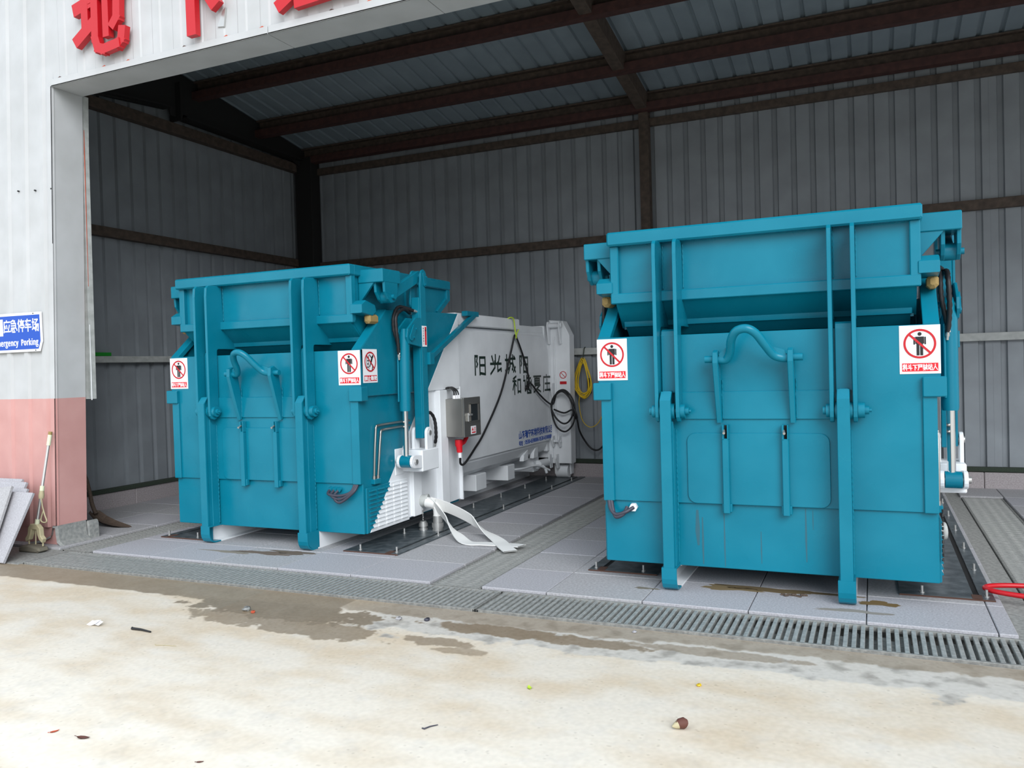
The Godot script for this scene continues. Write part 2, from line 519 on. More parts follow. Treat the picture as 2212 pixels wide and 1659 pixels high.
func build_shell():
	# ---- back wall
	var wb := structure("wall_back")
	var sect := ribbed(0.92, 0.23, 0.075, 0.05, -0.036, 0.012)
	var up_x := Basis(Vector3(1, 0, 0), Vector3(0, 0, 1), Vector3(0, 1, 0))
	sheet_row(wb, M.sheet, Transform3D(up_x, Vector3(-8.83, 0.16, -11.15)), 17.3, 0.92, 5.3, sect)
	beam(wb, "girt", M.girt_grey, -8.5, 8.4, 1.755, 1.85, -11.145, -11.07)
	beam(wb, "girt", M.primer, -8.5, 8.4, 3.30, 3.42, -11.145, -11.07)
	beam(wb, "eave_beam", M.primer, -8.5, 8.4, 4.85, 4.955, -11.145, -11.07)
	for x in [-8.40, -2.815, 2.77, 8.30]:
		var s := Shape.new()
		s.bx(x - 0.065, x + 0.065, 0.2, 5.1, -11.14, -11.0, 0.004)
		obj("column", s, M.primer, wb)
	var st := Shape.new()
	st.bx(-8.62, 13.9, 0.205, 0.26, -11.14, -11.06, 0.006)
	obj("sill_strip", st, M.moss, wb)
	# ---- left wall
	var wl := structure("wall_left")
	var face_x := Basis(Vector3(0, 0, -1), Vector3(1, 0, 0), Vector3(0, 1, 0))
	sheet_row(wl, M.sheet, Transform3D(face_x, Vector3(-8.70, 0.16, -5.74)), 5.5, 0.92, 6.1, sect)
	beam(wl, "girt", M.girt_grey, -8.695, -8.62, 1.805, 1.885, -11.1, -5.75)
	beam(wl, "girt", M.primer, -8.695, -8.60, 3.36, 3.48, -11.1, -5.75)
	beam(wl, "girt", M.primer, -8.695, -8.58, 4.90, 5.04, -11.1, -5.75)
	var sl := Shape.new()
	sl.bx(-8.69, -8.60, 0.205, 0.255, -11.1, -5.75, 0.006)
	obj("sill_strip", sl, M.moss, wl)
	# ---- roof
	var ce := structure("ceiling")
	var slope := Vector3(0, 0.17, 1).normalized()
	var out := slope.cross(Vector3(1, 0, 0)).normalized()
	var rs := ribbed(0.92, 0.23, 0.06, 0.03, 0.03, -0.012)
	sheet_row(ce, M.roof, Transform3D(Basis(Vector3(1, 0, 0), out, slope), Vector3(-8.83, roof_y(-11.3), -11.3)), 17.3, 0.92, 6.15, rs, "roof_sheet")
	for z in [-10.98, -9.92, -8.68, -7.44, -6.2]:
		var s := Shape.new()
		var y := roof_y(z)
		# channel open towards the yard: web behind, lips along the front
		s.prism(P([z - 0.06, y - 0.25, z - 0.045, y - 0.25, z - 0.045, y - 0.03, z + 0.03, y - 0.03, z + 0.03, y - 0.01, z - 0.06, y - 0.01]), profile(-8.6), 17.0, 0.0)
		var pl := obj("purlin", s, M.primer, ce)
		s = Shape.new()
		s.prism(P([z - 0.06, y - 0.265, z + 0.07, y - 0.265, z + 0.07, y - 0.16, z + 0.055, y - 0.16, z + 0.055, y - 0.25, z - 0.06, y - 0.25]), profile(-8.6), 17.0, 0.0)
		obj("flange", s, M.primer_red_shaded, pl)  # lip toned darker than the web: painted shade
	for x in [-2.89, 2.7, 8.28]:
		var s := Shape.new()
		s.prism(P([-11.1, roof_y(-11.1) - 0.02, -5.75, roof_y(-5.75) - 0.02, -5.75, roof_y(-5.75) - 0.25, -11.1, roof_y(-11.1) - 0.25]), profile(x), 0.15, 0.006)
		obj("rafter", s, M.primer, ce)
	var r := Shape.new()
	r.prism(P([-11.1, roof_y(-11.1) - 0.02, -5.75, roof_y(-5.75) - 0.02, -5.75, 4.95, -7.0, 5.02, -8.2, 5.20, -8.22, 5.10, -8.42, 5.10, -8.44, 5.16, -10.6, 5.10, -11.1, 4.9]), profile(-8.53), 0.02, 0.0)
	r.prism(P([-8.42, 5.10, -11.1, 5.06, -11.1, 5.08, -8.42, 5.12]), profile(-8.62), 0.2, 0.0)
	r.prism(P([-5.75, 4.93, -8.2, 5.18, -8.2, 5.20, -5.75, 4.95]), profile(-8.62), 0.2, 0.0)
	r.bx(-8.62, -8.42, 5.04, 5.55, -8.33, -8.31, 0.0)
	obj("rafter", r, M.black_steel, ce)
	var cc := Shape.new()
	cc.bx(-8.62, -8.3, 0.2, 5.12, -11.13, -10.9, 0.004)
	obj("corner_column", cc, M.black_steel, wb)
	# ---- front wall
	var wf := structure("wall_front")
	var lean := Basis(Vector3(1, 0, 0), Vector3(0, 0, 1), Vector3(LEAN, 1, 0))
	var fs := ribbed(1.02, 0.255, 0.085, 0.05, 0.022, 0.008, 0.42)
	var s2 := Shape.new()
	s2.prism(fs, Transform3D.IDENTITY, 5.6)
	var s3 := Shape.new()
	s3.prism(fs, Transform3D.IDENTITY, 1.25)
	var m2 := s2.st.commit(); var m3 := s3.st.commit()
	for i in 2:
		var x: float = -7.245 - 1.02 * (i + 1)
		var o := inst("sheet", m2, M.wall_paint, wf)
		o.transform = Transform3D(lean, Vector3(x + LEAN * 1.43, 1.43, -5.405 - 0.002 * i))
		o = inst("painted_band", m3, M.pink, wf)
		o.transform = Transform3D(lean, Vector3(x + LEAN * 0.18, 0.18, -5.405 - 0.002 * i))
	for i in 16:
		var o := inst("fascia_sheet", null, M.wall_paint, wf)
		if i == 0:
			var s := Shape.new()
			s.prism(ribbed(0.96, 0.24, 0.11, 0.08, 0.008, 0.008, 0.6), Transform3D.IDENTITY, 2.6)
			used["fascia"] = s.st.commit()
		o.mesh = used["fascia"]
		o.transform = Transform3D(up_x, Vector3(-7.06 + 0.96 * i, 4.43, -5.402 + 0.002 * (i % 2)))
	# trim along the lintel: upright lip and soffit in lengths
	var cuts := [-7.07, -4.48, -3.02, -0.4, 2.2, 4.2, 6.2, 8.1]
	for i in 7:
		var s := Shape.new()
		s.bx(cuts[i], cuts[i + 1] - 0.006, 4.385, 4.452, -5.395, -5.385, 0.002)
		s.bx(cuts[i], cuts[i + 1] - 0.006, 4.385, 4.397, -5.72, -5.385, 0.002)
		obj("lintel_trim", s, M.wall_paint, wf)
	for i in 12:
		var s := Shape.new()
		var x := -6.98 + 0.5 * i + 0.11 * sin(i * 2.3)
		s.prism(P([0, 0, 0.03 + 0.01 * sin(i * 1.7), 0.012, 0.055, 0.0]), frame(Vector3(x, 4.451, -5.393)), 0.006)
		obj("rust_patch", s, M.orange if i % 3 else M.rust, wf)
	# inner faces of the front wall
	var core := Shape.new()
	core.prism(P([-9.3, 0.05, -7.262, 0.05, -7.262 + LEAN * 5.8, 5.85, -9.3, 5.85]), frame(Vector3(0, 0, -5.715)), 0.285)
	obj("inner_lining", core, M.sheet, wf)
	var head := Shape.new()
	head.bx(-7.07, 8.4, 4.40, 6.2, -5.70, -5.43, 0.0)
	obj("lintel_core", head, M.sheet, wf)
	var pr_ := Shape.new()
	pr_.bx(8.1, 8.45, 0.0, 6.2, -5.72, -5.40, 0.0)
	obj("right_pier", pr_, M.wall_paint, wf)
	for k in 2:
		var y0 := 0.2 if k == 0 else 1.43
		var y1 := 1.43 if k == 0 else 4.39
		var s := Shape.new()
		var xa := -7.25 + LEAN * y0; var xb := -7.25 + LEAN * y1
		s.prism(P([xa - 0.008, y0, xa, y0, xb, y1, xb - 0.008, y1]), frame(Vector3(0, 0, -5.722)), 0.335)
		s.prism(P([xa - 0.06, y0, xa, y0, xb, y1, xb - 0.06, y1]), frame(Vector3(0, 0, -5.395)), 0.008)
		obj("jamb_plate", s, M.pink if k == 0 else M.wall_paint, wf)
	var rail := Shape.new()
	rail.prism(P([-7.26 + LEAN * 1.41, 1.41, -7.175 + LEAN * 1.0, 1.41, -7.165 + LEAN * 1.6, 4.4, -7.262 + LEAN * 4.4, 4.4]), frame(Vector3(0, 0, -5.80)), 0.07)
	obj("door_guide", rail, M.girt_grey, wf)
	var edge := Shape.new()
	edge.prism(P([-7.14, 2.15, -7.128, 2.15, -7.094, 4.4, -7.106, 4.4]), frame(Vector3(0, 0, -5.75)), 0.006)
	obj("guide_edge_primer", edge, M.orange, wf)
	var edge2 := Shape.new()
	edge2.prism(P([-7.142, 1.40, -7.13, 1.40, -7.124, 2.15, -7.136, 2.15]), frame(Vector3(0, 0, -5.75)), 0.006)
	obj("guide_edge", edge2, M.white, wf)
	# screws on the left pier
	for p in [[-7.60, 3.46], [-7.36, 3.44], [-7.13, 3.43], [-7.30, 1.96], [-7.62, 0.9]]:
		var s := Shape.new()
		s.cyl(Vector3(p[0], p[1], -5.40), Vector3(p[0], p[1], -5.385), 0.008, 8)
		obj("screw", s, M.ink, wf)
	# lumpy render at the foot of the jamb
	var lump := Shape.new()
	lump.prism(P([-7.75, -0.02, -7.12, -0.02, -7.15, 0.015, -7.21, 0.05, -7.225, 0.13, -7.23, 0.2, -7.30, 0.2, -7.33, 0.10, -7.45, 0.05, -7.75, 0.0]), frame(Vector3(0, 0, -5.72)), 0.345, 0.02)
	lump.prism(P([-7.27, 0.0, -7.205, 0.0, -7.21, 0.15, -7.222, 0.185, -7.24, 0.19, -7.275, 0.17]), frame(Vector3(0, 0, -5.84)), 0.13, 0.012)
	obj("concrete_foot", lump, M.lump, wf)
	var pl_ := Shape.new()
	pl_.bx(-9.3, -7.28, -0.02, 0.19, -5.44, -5.412, 0.0)
	obj("plinth", pl_, M.pink, wf)
	# torn flap of the fascia sheet, showing dull metal
	var flap := Shape.new()
	flap.prism(P([-5.01, 4.545, -4.94, 4.535, -4.915, 4.69, -4.945, 4.67]), frame(Vector3(0, 0, -5.40)), 0.018)
	obj("torn_patch", flap, M.zinc, wf)
	# ---- kerbs
	var kb := structure("baseboard_back")
	var x := -8.62
	while x < 8.3:
		var s := Shape.new()
		s.bx(x, x + 0.885, -0.02, 0.20, -11.14, -11.05, 0.008)
		obj("kerb_stone", s, M.granite_pink, kb)
		x += 0.89
	var kl := structure("baseboard_left")
	var z := -5.75
	while z > -11.0:
		var s := Shape.new()
		s.bx(-8.70, -8.62, -0.02, 0.21, z - 0.885, z, 0.008)
		obj("kerb_stone", s, M.granite_pink, kl)
		z -= 0.89

func build_floor():
	var fl := structure("floor")
	var base := Shape.new()
	for c in [[-8.75, -7.1], [-6.68, -3.07], [-2.65, 0.86], [1.28, 8.5]]:
		base.bx(c[0], c[1], -0.4, -0.01, -11.3, -5.31, 0.0)
	base.bx(-9.3, 8.5, -0.5, -0.25, -11.4, -4.7, 0.0)
	base.bx(-9.3, -6.97, -0.4, -0.015, -5.8, -4.8, 0.0)
	obj("bedding", base, M.mortar, fl)
	var rng := RandomNumberGenerator.new()
	rng.seed = 7
	var shades := [M.granite, M.granite, M.granite_b]
	var z0 := -5.305
	var row := 0
	while z0 > -11.0:
		var z1: float = maxf(z0 - (0.58 if row == 0 else 0.565), -11.05)
		for f in [[-8.62, -7.1, 0.76], [-6.665, -3.075, 0.718], [-2.645, 0.855, 0.69], [1.285, 9.0, 0.78]]:
			var x: float = f[0]
			if f[0] == -2.645:
				x = -2.14 - 0.69
			while x < f[1] - 0.05:
				var xa: float = maxf(x, f[0]); var xb: float = minf(x + f[2], f[1])
				if f[0] == -2.645 and xb > 0.70 and xb < 0.86:
					xb = minf(xb, 0.72)
				if xb - xa > 0.05 or f[0] == -2.645:
					var s := Shape.new()
					s.bx(xa + 0.003, xb - 0.003, -0.012, 0.012 + rng.randf() * 0.0015, z1 + 0.003, z0 - 0.003, 0.004)
					obj("paving_slab", s, shades[rng.randi() % 3], fl)
				x += f[2]
		z0 = z1 - 0.0001
		row += 1
	var cap := Shape.new()
	cap.bx(0.862, 1.282, -0.3, 0.012, -11.05, -10.42, 0.003)
	obj("paving_slab", cap, M.granite_b, fl)
	# stains on the slabs
	for q in [[-0.62, -5.84, 0.42, 0.05, 1, Color(0.40, 0.34, 0.24)], [-0.95, -5.80, 0.2, 0.06, 2, Color(0.46, 0.40, 0.29)], [0.0, -5.72, 0.12, 0.05, 3, Color(0.42, 0.34, 0.2)], [-5.0, -5.72, 0.3, 0.05, 4, Color(0.42, 0.36, 0.31)], [-5.35, -5.66, 0.26, 0.035, 5, Color(0.52, 0.49, 0.44)], [-4.75, -5.80, 0.2, 0.06, 6, Color(0.40, 0.35, 0.30)], [-1.5, -5.62, 0.09, 0.02, 8, Color(0.44, 0.42, 0.37)], [-0.15, -5.5, 0.22, 0.03, 9, Color(0.52, 0.50, 0.47)]]:
		var s := Shape.new()
		var p := PackedVector2Array()
		for k in 28:
			var a := TAU * k / 28.0
			var rr: float = 1.0 + 0.22 * sin(a * 3 + q[4]) + 0.16 * sin(a * 5 + q[4] * 2.1) + 0.1 * sin(a * 9 + q[4] * 3.3)
			p.append(Vector2(cos(a) * q[2] * rr, sin(a) * q[3] * rr))
		s.prism(p, frame(Vector3(q[0], 0.0134, q[1]), "y"), 0.0008)
		obj("stain", s, mat(q[5], 0.7), fl)

func build_yard():
	var x0 := -9.3; var x1 := 4.7; var z0 := -4.83; var z1 := -0.63
	var w := 1400; var h := 420
	var nz: Array[PackedByteArray] = []
	for k in 3:
		var f := FastNoiseLite.new()
		f.seed = 31 + k
		f.frequency = [0.012, 0.05, 0.25][k]
		f.fractal_octaves = 4
		f.noise_type = FastNoiseLite.TYPE_SIMPLEX_SMOOTH
		nz.append(f.get_image(w, h * 2, false, false, false).get_data())
	var img := Image.create(w, h, false, Image.FORMAT_RGB8)
	var rim := Image.create(w, h, false, Image.FORMAT_RGB8)
	# ellipses of damp ground: x, z, half length, half depth, darkness
	var wet := [[-3.75, -4.42, 0.78, 0.18, 1.0], [-3.25, -4.18, 0.45, 0.14, 0.8], [-3.85, -4.25, 0.5, 0.15, 0.75], [-2.15, -4.52, 0.45, 0.09, 1.0], [-1.62, -4.50, 0.4, 0.07, 0.9], [-2.42, -4.22, 0.20, 0.07, 0.75], [-2.2, -4.12, 0.16, 0.05, 0.6], [-0.85, -4.56, 0.45, 0.06, 0.6], [-2.95, -4.68, 0.2, 0.07, 0.7]]
	var d := PackedByteArray(); d.resize(w * h * 3)
	var rd := PackedByteArray(); rd.resize(w * h * 3)
	for j in h:
		var z := z0 + (z1 - z0) * (j + 0.5) / h
		for i in w:
			var x := x0 + (x1 - x0) * (i + 0.5) / w
			var a := nz[0][((j * 2) % (h * 2)) * w + i] / 255.0
			var b := nz[1][j * w + i] / 255.0
			var c := nz[2][j * w + i] / 255.0
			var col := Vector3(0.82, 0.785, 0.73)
			col = col.lerp(Vector3(0.935, 0.905, 0.85), clampf((z + 3.9) / 1.4, 0.0, 1.0) * (0.55 + 0.6 * a))  # paler away from the drain: drier concrete, plus painted light falloff from the shed
			var tan_ := clampf((a - 0.40 + 0.10 * clampf((-3.4 - z) * 1.5, 0.0, 1.0)) * 2.4, 0.0, 1.0) * (0.55 + 0.45 * b)
			col = col.lerp(Vector3(0.765, 0.69, 0.585), tan_ * (0.9 if z < -3.4 else 0.7))
			var grey := clampf((b - 0.55) * 3.0, 0.0, 1.0) * 0.35
			col = col.lerp(Vector3(0.77, 0.755, 0.73), grey)
			var rough := 0.85
			# cement skim along the drain
			var edge := -4.30 + 0.30 * (a - 0.5) + 0.16 * (b - 0.5) + 0.05 * (c - 0.5)
			if x > -3.3:
				var t := clampf((edge - z) / 0.03, 0.0, 1.0) * clampf((x + 3.3) * 3.0, 0.0, 1.0)
				col = col.lerp(Vector3(0.735, 0.72, 0.695).lerp(Vector3(0.56, 0.545, 0.52), clampf((b - 0.52) * 4.0, 0.0, 1.0)), t * 0.85)
			# dark damp strip at the drain
			var strip := -4.60 + 0.10 * (b - 0.5) + 0.04 * (c - 0.5)
			if x < -3.4:
				strip = -4.47 + 0.05 * (b - 0.5)
			elif x > -1.2:
				strip -= 0.05
			var dk := clampf((strip - z) / 0.02, 0.0, 1.0) * (0.9 if x < -3.4 else 0.6)
			for q in wet:
				var e := Vector2((x - q[0]) / q[2], (z - q[1]) / q[3]).length() + (b - 0.5) * 1.1 + (c - 0.5) * 0.3
				if e < 1.1:
					dk = maxf(dk, q[4] * clampf((1.1 - e) / 0.14, 0.0, 1.0))
			col = col.lerp(Vector3(0.50, 0.435, 0.355) if x > -4.2 else Vector3(0.50, 0.445, 0.37), dk * (0.82 + 0.18 * b))
			rough = lerpf(rough, 0.5, dk)
			var grit := (c - 0.5) * 0.075
			if c > 0.78:
				grit -= 0.10
			col += Vector3.ONE * grit
			var k := (j * w + i) * 3
			d[k] = int(clampf(col.x, 0, 1) * 255); d[k + 1] = int(clampf(col.y, 0, 1) * 255); d[k + 2] = int(clampf(col.z, 0, 1) * 255)
			var r8 := int(rough * 255)
			rd[k] = r8; rd[k + 1] = r8; rd[k + 2] = r8
	img.set_data(w, h, false, Image.FORMAT_RGB8, d)
	rim.set_data(w, h, false, Image.FORMAT_RGB8, rd)
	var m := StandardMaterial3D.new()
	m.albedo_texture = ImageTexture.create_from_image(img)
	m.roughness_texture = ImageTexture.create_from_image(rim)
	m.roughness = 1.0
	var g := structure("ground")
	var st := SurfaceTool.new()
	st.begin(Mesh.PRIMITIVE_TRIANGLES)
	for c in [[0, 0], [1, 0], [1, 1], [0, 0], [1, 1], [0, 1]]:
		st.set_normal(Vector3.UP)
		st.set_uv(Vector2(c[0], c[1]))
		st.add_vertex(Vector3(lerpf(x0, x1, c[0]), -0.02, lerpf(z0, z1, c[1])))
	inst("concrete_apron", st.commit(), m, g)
	var s := Shape.new()
	s.bx(-40, 40, -0.3, -0.02, z1, 40, 0.0)
	s.bx(-40, x0, -0.3, -0.02, -30, z1, 0.0)
	s.bx(8.5, 40, -0.3, -0.02, -30, z1, 0.0)
	s.bx(x1, 8.5, -0.3, -0.02, z0, z1, 0.0)
	s.bx(x0, x1, -0.3, -0.024, z0, z1, 0.0)
	obj("yard_concrete", s, M.concrete, g)

func grating(x0: float, x1: float, z0: float, z1: float, along_x: bool, label: String):
	# flat bars across a frame of two edge angles; bars stand across the longer side
	var t := thing("drain_grating", label, "drain grate", Vector3((x0 + x1) / 2, -0.03, (z0 + z1) / 2), "steel drain gratings in the floor")
	var c := t.position
	var top := 0.026
	var s := Shape.new()
	var hx := (x1 - x0) / 2; var hz := (z1 - z0) / 2
	var pitch := 0.045
	if along_x:
		s.bx(-hx, hx, -0.005, top + 0.002, hz - 0.022, hz, 0.003)
		s.bx(-hx, hx, -0.005, top + 0.002, -hz, -hz + 0.022, 0.003)
		s.bx(-hx, -hx + 0.012, -0.005, top, -hz, hz, 0.002)
		s.bx(hx - 0.012, hx, -0.005, top, -hz, hz, 0.002)
	else:
		s.bx(hx - 0.022, hx, -0.005, top + 0.002, -hz, hz, 0.003)
		s.bx(-hx, -hx + 0.022, -0.005, top + 0.002, -hz, hz, 0.003)
		s.bx(-hx, hx, -0.005, top, hz - 0.012, hz, 0.002)
		s.bx(-hx, hx, -0.005, top, -hz, -hz + 0.012, 0.002)
	obj("frame", s, M.grate_frame, t)
	var b := Shape.new()
	if along_x:
		b.box(Vector3.ZERO, Vector3(0.024, 0.028, z1 - z0 - 0.04), 0.002)
	else:
		b.box(Vector3.ZERO, Vector3(x1 - x0 - 0.04, 0.028, 0.02), 0.0)
	var mesh := b.st.commit()
	var k := int(((x1 - x0) if along_x else (z1 - z0)) / pitch)
	for i in k:
		var o := inst("bar", mesh, M.grate, t)
		var a := -pitch * k / 2.0 + pitch * (i + 0.5)
		o.position = Vector3(a, 0.011, 0) if along_x else Vector3(0, 0.011, a)

func build_drains():
	grating(-6.95, -2.47, -5.295, -4.835, true, "long steel drain grate in front of the left machine, its left end by the mop")
	grating(-2.45, 2.05, -5.295, -4.835, true, "long steel drain grate along the front of the right machine, running out of frame")
	grating(-7.08, -6.69, -11.0, -5.32, false, "drain grate running into the shed between the pink jamb and the left machine")
	grating(-3.065, -2.655, -11.0, -5.31, false, "drain grate running into the shed between the two machines")
	grating(0.87, 1.275, -10.4, -5.32, false, "drain grate running into the shed right of the right machine, behind the red hose")
	var s := Shape.new()
	for i in 66:
		var x := -2.4 + 0.055 * i
		s.box(Vector3(x, -0.06, -5.03 + 0.06 * sin(i * 2.7)), Vector3(0.07, 0.03 + 0.02 * sin(i * 1.3), 0.33 + 0.05 * sin(i * 5.1)), 0.01, Transform3D.IDENTITY)
	var o := obj("silt", s, M.lump)
	tag(o, "grey leafy silt lying under the front drain grate at right", "silt")
	o.set_meta("kind", "stuff")

func base_plate(x0: float, x1: float, groove: float, zs: Array, label: String):
	var t := thing("track_plate", label, "steel plate", Vector3((x0 + x1) / 2, 0.012, -8.48), "steel track plates under the machines")
	var c := t.position
	var s := Shape.new()
	var h := (x1 - x0) / 2
	var g := groove - c.x
	s.bx(-h, g - 0.018, 0.0, 0.012, -2.5, 2.5, 0.002)
	s.bx(g + 0.018, h, 0.0, 0.012, -2.5, 2.5, 0.002)
	obj("plate", s, M.plate, t)
	var d := Shape.new()
	d.bx(g - 0.018, g + 0.018, 0.0, 0.002, -2.5, 2.5, 0.0)
	obj("groove", d, M.dark, t)
	var rr := Shape.new()
	rr.bx(-h, h, 0.0, 0.011, 2.5, 2.506, 0.0)
	rr.bx(g - 0.03, g + 0.03, 0.012, 0.014, 2.40, 2.5, 0.0)
	obj("rusty_edge", rr, M.rust, t)
	var b := Shape.new()
	b.tube([Vector3(0, 0.012, 0), Vector3(0, 0.02, 0), Vector3(0, 0.02, 0), Vector3(0, 0.06, 0)], [0.016, 0.016, 0.009, 0.009], 8)
	var mesh := b.st.commit()
	var side := 1.0 if g > 0 else -1.0
	for z in zs:
		for xx in [g - side * 0.32, g + side * 0.055]:
			var o := inst("anchor_bolt", mesh, M.zinc, t)
			o.position = Vector3(clampf(xx, -h + 0.04, h - 0.04), 0.0, z)

const SPLIT_O := Vector2(-0.066, 0.14)      # (z, y): where the teal paint ends and the white begins
const SPLIT_N := Vector2(0.752, 0.659)      # points to the teal side

func painted(parent: Node, called: String, p: PackedVector2Array, x: float, thick: float, bev := 0.003):
	# a plate in the side of the machine, teal in front of the slanting line and white behind it
	for k in 2:
		var q := PackedVector2Array()
		for v in clip(p, SPLIT_O, SPLIT_N * (1.0 if k == 0 else -1.0)):
			if q.is_empty() or (v.distance_to(q[q.size() - 1]) > 0.012 and v.distance_to(q[0]) > 0.012):
				q.append(v)
		if q.size() < 3:
			continue
		var s := Shape.new()
		s.prism(q, profile(x), thick, bev)
		obj(called, s, M.teal if k == 0 else M.white, parent)

func warning_board(parent: Node, xf: Transform3D, w: float, h: float, kind: String, text: String) -> Node3D:
	var s := Shape.new()
	s.box(Vector3(0, 0, 0.001), Vector3(w, h, 0.003), 0.0, xf)
	var o := obj("warning_sign", s, M.board, parent)
	o.set_meta("label", "white sign, red ring with a barred figure")
	var r := w * 0.40
	var c := Vector3(0, h * 0.5 - w * 0.50, 0)
	var at := xf * Transform3D(Basis.IDENTITY, c + Vector3(0, 0, 0.004))
	var f := Shape.new()
	var u := r * 1.06
	if kind == "stand":
		f.prism(disc(Vector2(0, 0.62 * u), 0.12 * u, 14), at, 0.0006)
		f.rect(at.translated_local(Vector3(0, 0, 0.0006)), -0.25 * u, 0.0, 0.25 * u, 0.45 * u)
		f.rect(at.translated_local(Vector3(0, 0, 0.0006)), -0.19 * u, -0.75 * u, -0.02 * u, 0.0)
		f.rect(at.translated_local(Vector3(0, 0, 0.0006)), 0.02 * u, -0.75 * u, 0.19 * u, 0.0)
		f.rect(at.translated_local(Vector3(0, 0, 0.0006)), -0.36 * u, -0.05 * u, -0.27 * u, 0.43 * u)
		f.rect(at.translated_local(Vector3(0, 0, 0.0006)), 0.27 * u, -0.05 * u, 0.36 * u, 0.43 * u)
	else:
		var a2 := at.translated_local(Vector3(0, 0, 0.0006))
		f.prism(disc(Vector2(0.42 * u, 0.5 * u), 0.12 * u, 14), at, 0.0006)
		for l in [[-0.55, -0.7, -0.55, 0.6], [-0.25, -0.7, -0.25, 0.6], [-0.55, 0.4, -0.25, 0.4], [-0.55, 0.1, -0.25, 0.1], [-0.55, -0.2, -0.25, -0.2], [-0.55, -0.5, -0.25, -0.5]]:
			f.stroke(a2, Vector2(l[0], l[1]) * u, Vector2(l[2], l[3]) * u, 0.07 * u)
		for l in [[0.3, 0.35, 0.1, -0.1, 0.22], [0.3, 0.3, -0.1, 0.65, 0.1], [0.1, -0.1, 0.4, -0.35, 0.13], [0.4, -0.35, 0.3, -0.75, 0.12], [0.1, -0.1, -0.1, -0.45, 0.12]]:
			f.stroke(a2, Vector2(l[0], l[1]) * u, Vector2(l[2], l[3]) * u, l[4] * u)
	obj("figure", f, M.ink, o)
	var ring := Shape.new()
	var a3 := at.translated_local(Vector3(0, 0, 0.0014))
	ring.ring(a3, r * 0.86, r)
	ring.stroke(a3, Vector2(-0.64, 0.64) * r, Vector2(0.64, -0.64) * r, r * 0.14)
	obj("ring", ring, M.red, o)
	var b := Shape.new()
	var bh := h * 0.17
	var by := -h * 0.5 + h * 0.05
	b.rect(xf.translated_local(Vector3(0, 0, 0.004)), -w * 0.44, by, w * 0.44, by + bh)
	obj("caption_band", b, M.sign_red, o)
	var t := Shape.new()
	var cw := w * 0.86 / text.length()
	write(t, text, xf.translated_local(Vector3(-w * 0.43 + cw * 0.08, by + bh * 0.15, 0.005)), bh * 0.7, cw * 0.84, cw, cw * 0.15)
	obj("caption", t, M.board, o)
	return o

func weld(parent: Node, a: Vector3, b: Vector3):
	# a lumpy bead of weld along a seam
	var n := int((b - a).length() / 0.012)
	var pts := []; var rad := []
	for i in n + 1:
		pts.append(a.lerp(b, float(i) / n))
		rad.append(0.0045 + 0.0022 * sin(i * 1.9) + 0.0012 * sin(i * 4.3))
	var s := Shape.new()
	s.tube(pts, rad, 6)
	obj("weld_seam", s, M.teal, parent)

func coil_hose(parent: Node, path: Array, r: float):
	# spiral wrapped hose: a tube whose radius beads along its way, with bright end fittings
	var sp := spline(path, 14)
	var pts := []; var rad := []
	var acc := 0.0
	for i in sp.size() - 1:
		var a: Vector3 = sp[i]; var b: Vector3 = sp[i + 1]
		var k := maxi(1, int((b - a).length() / (r * 0.42)))
		for j in k:
			pts.append(a.lerp(b, float(j) / k))
			acc += (b - a).length() / k
			rad.append(r * (0.82 + 0.22 * absf(sin(acc / r * 1.15))))
	var s := Shape.new()
	s.tube(pts, rad, 8)
	var o := obj("hydraulic_hose", s, M.rubber, parent)
	o.set_meta("label", "black spiral wrapped hose")
	var f := Shape.new()
	for e in [[0, 1], [-1, -2]]:
		var p: Vector3 = path[e[0]]
		var d: Vector3 = (p - path[e[1]]).normalized()
		f.cyl(p - d * 0.01, p + d * 0.05, r * 0.62, 10)
		f.cyl(p + d * 0.005, p + d * 0.025, r * 0.9, 6)
	obj("fitting", f, M.zinc, o)

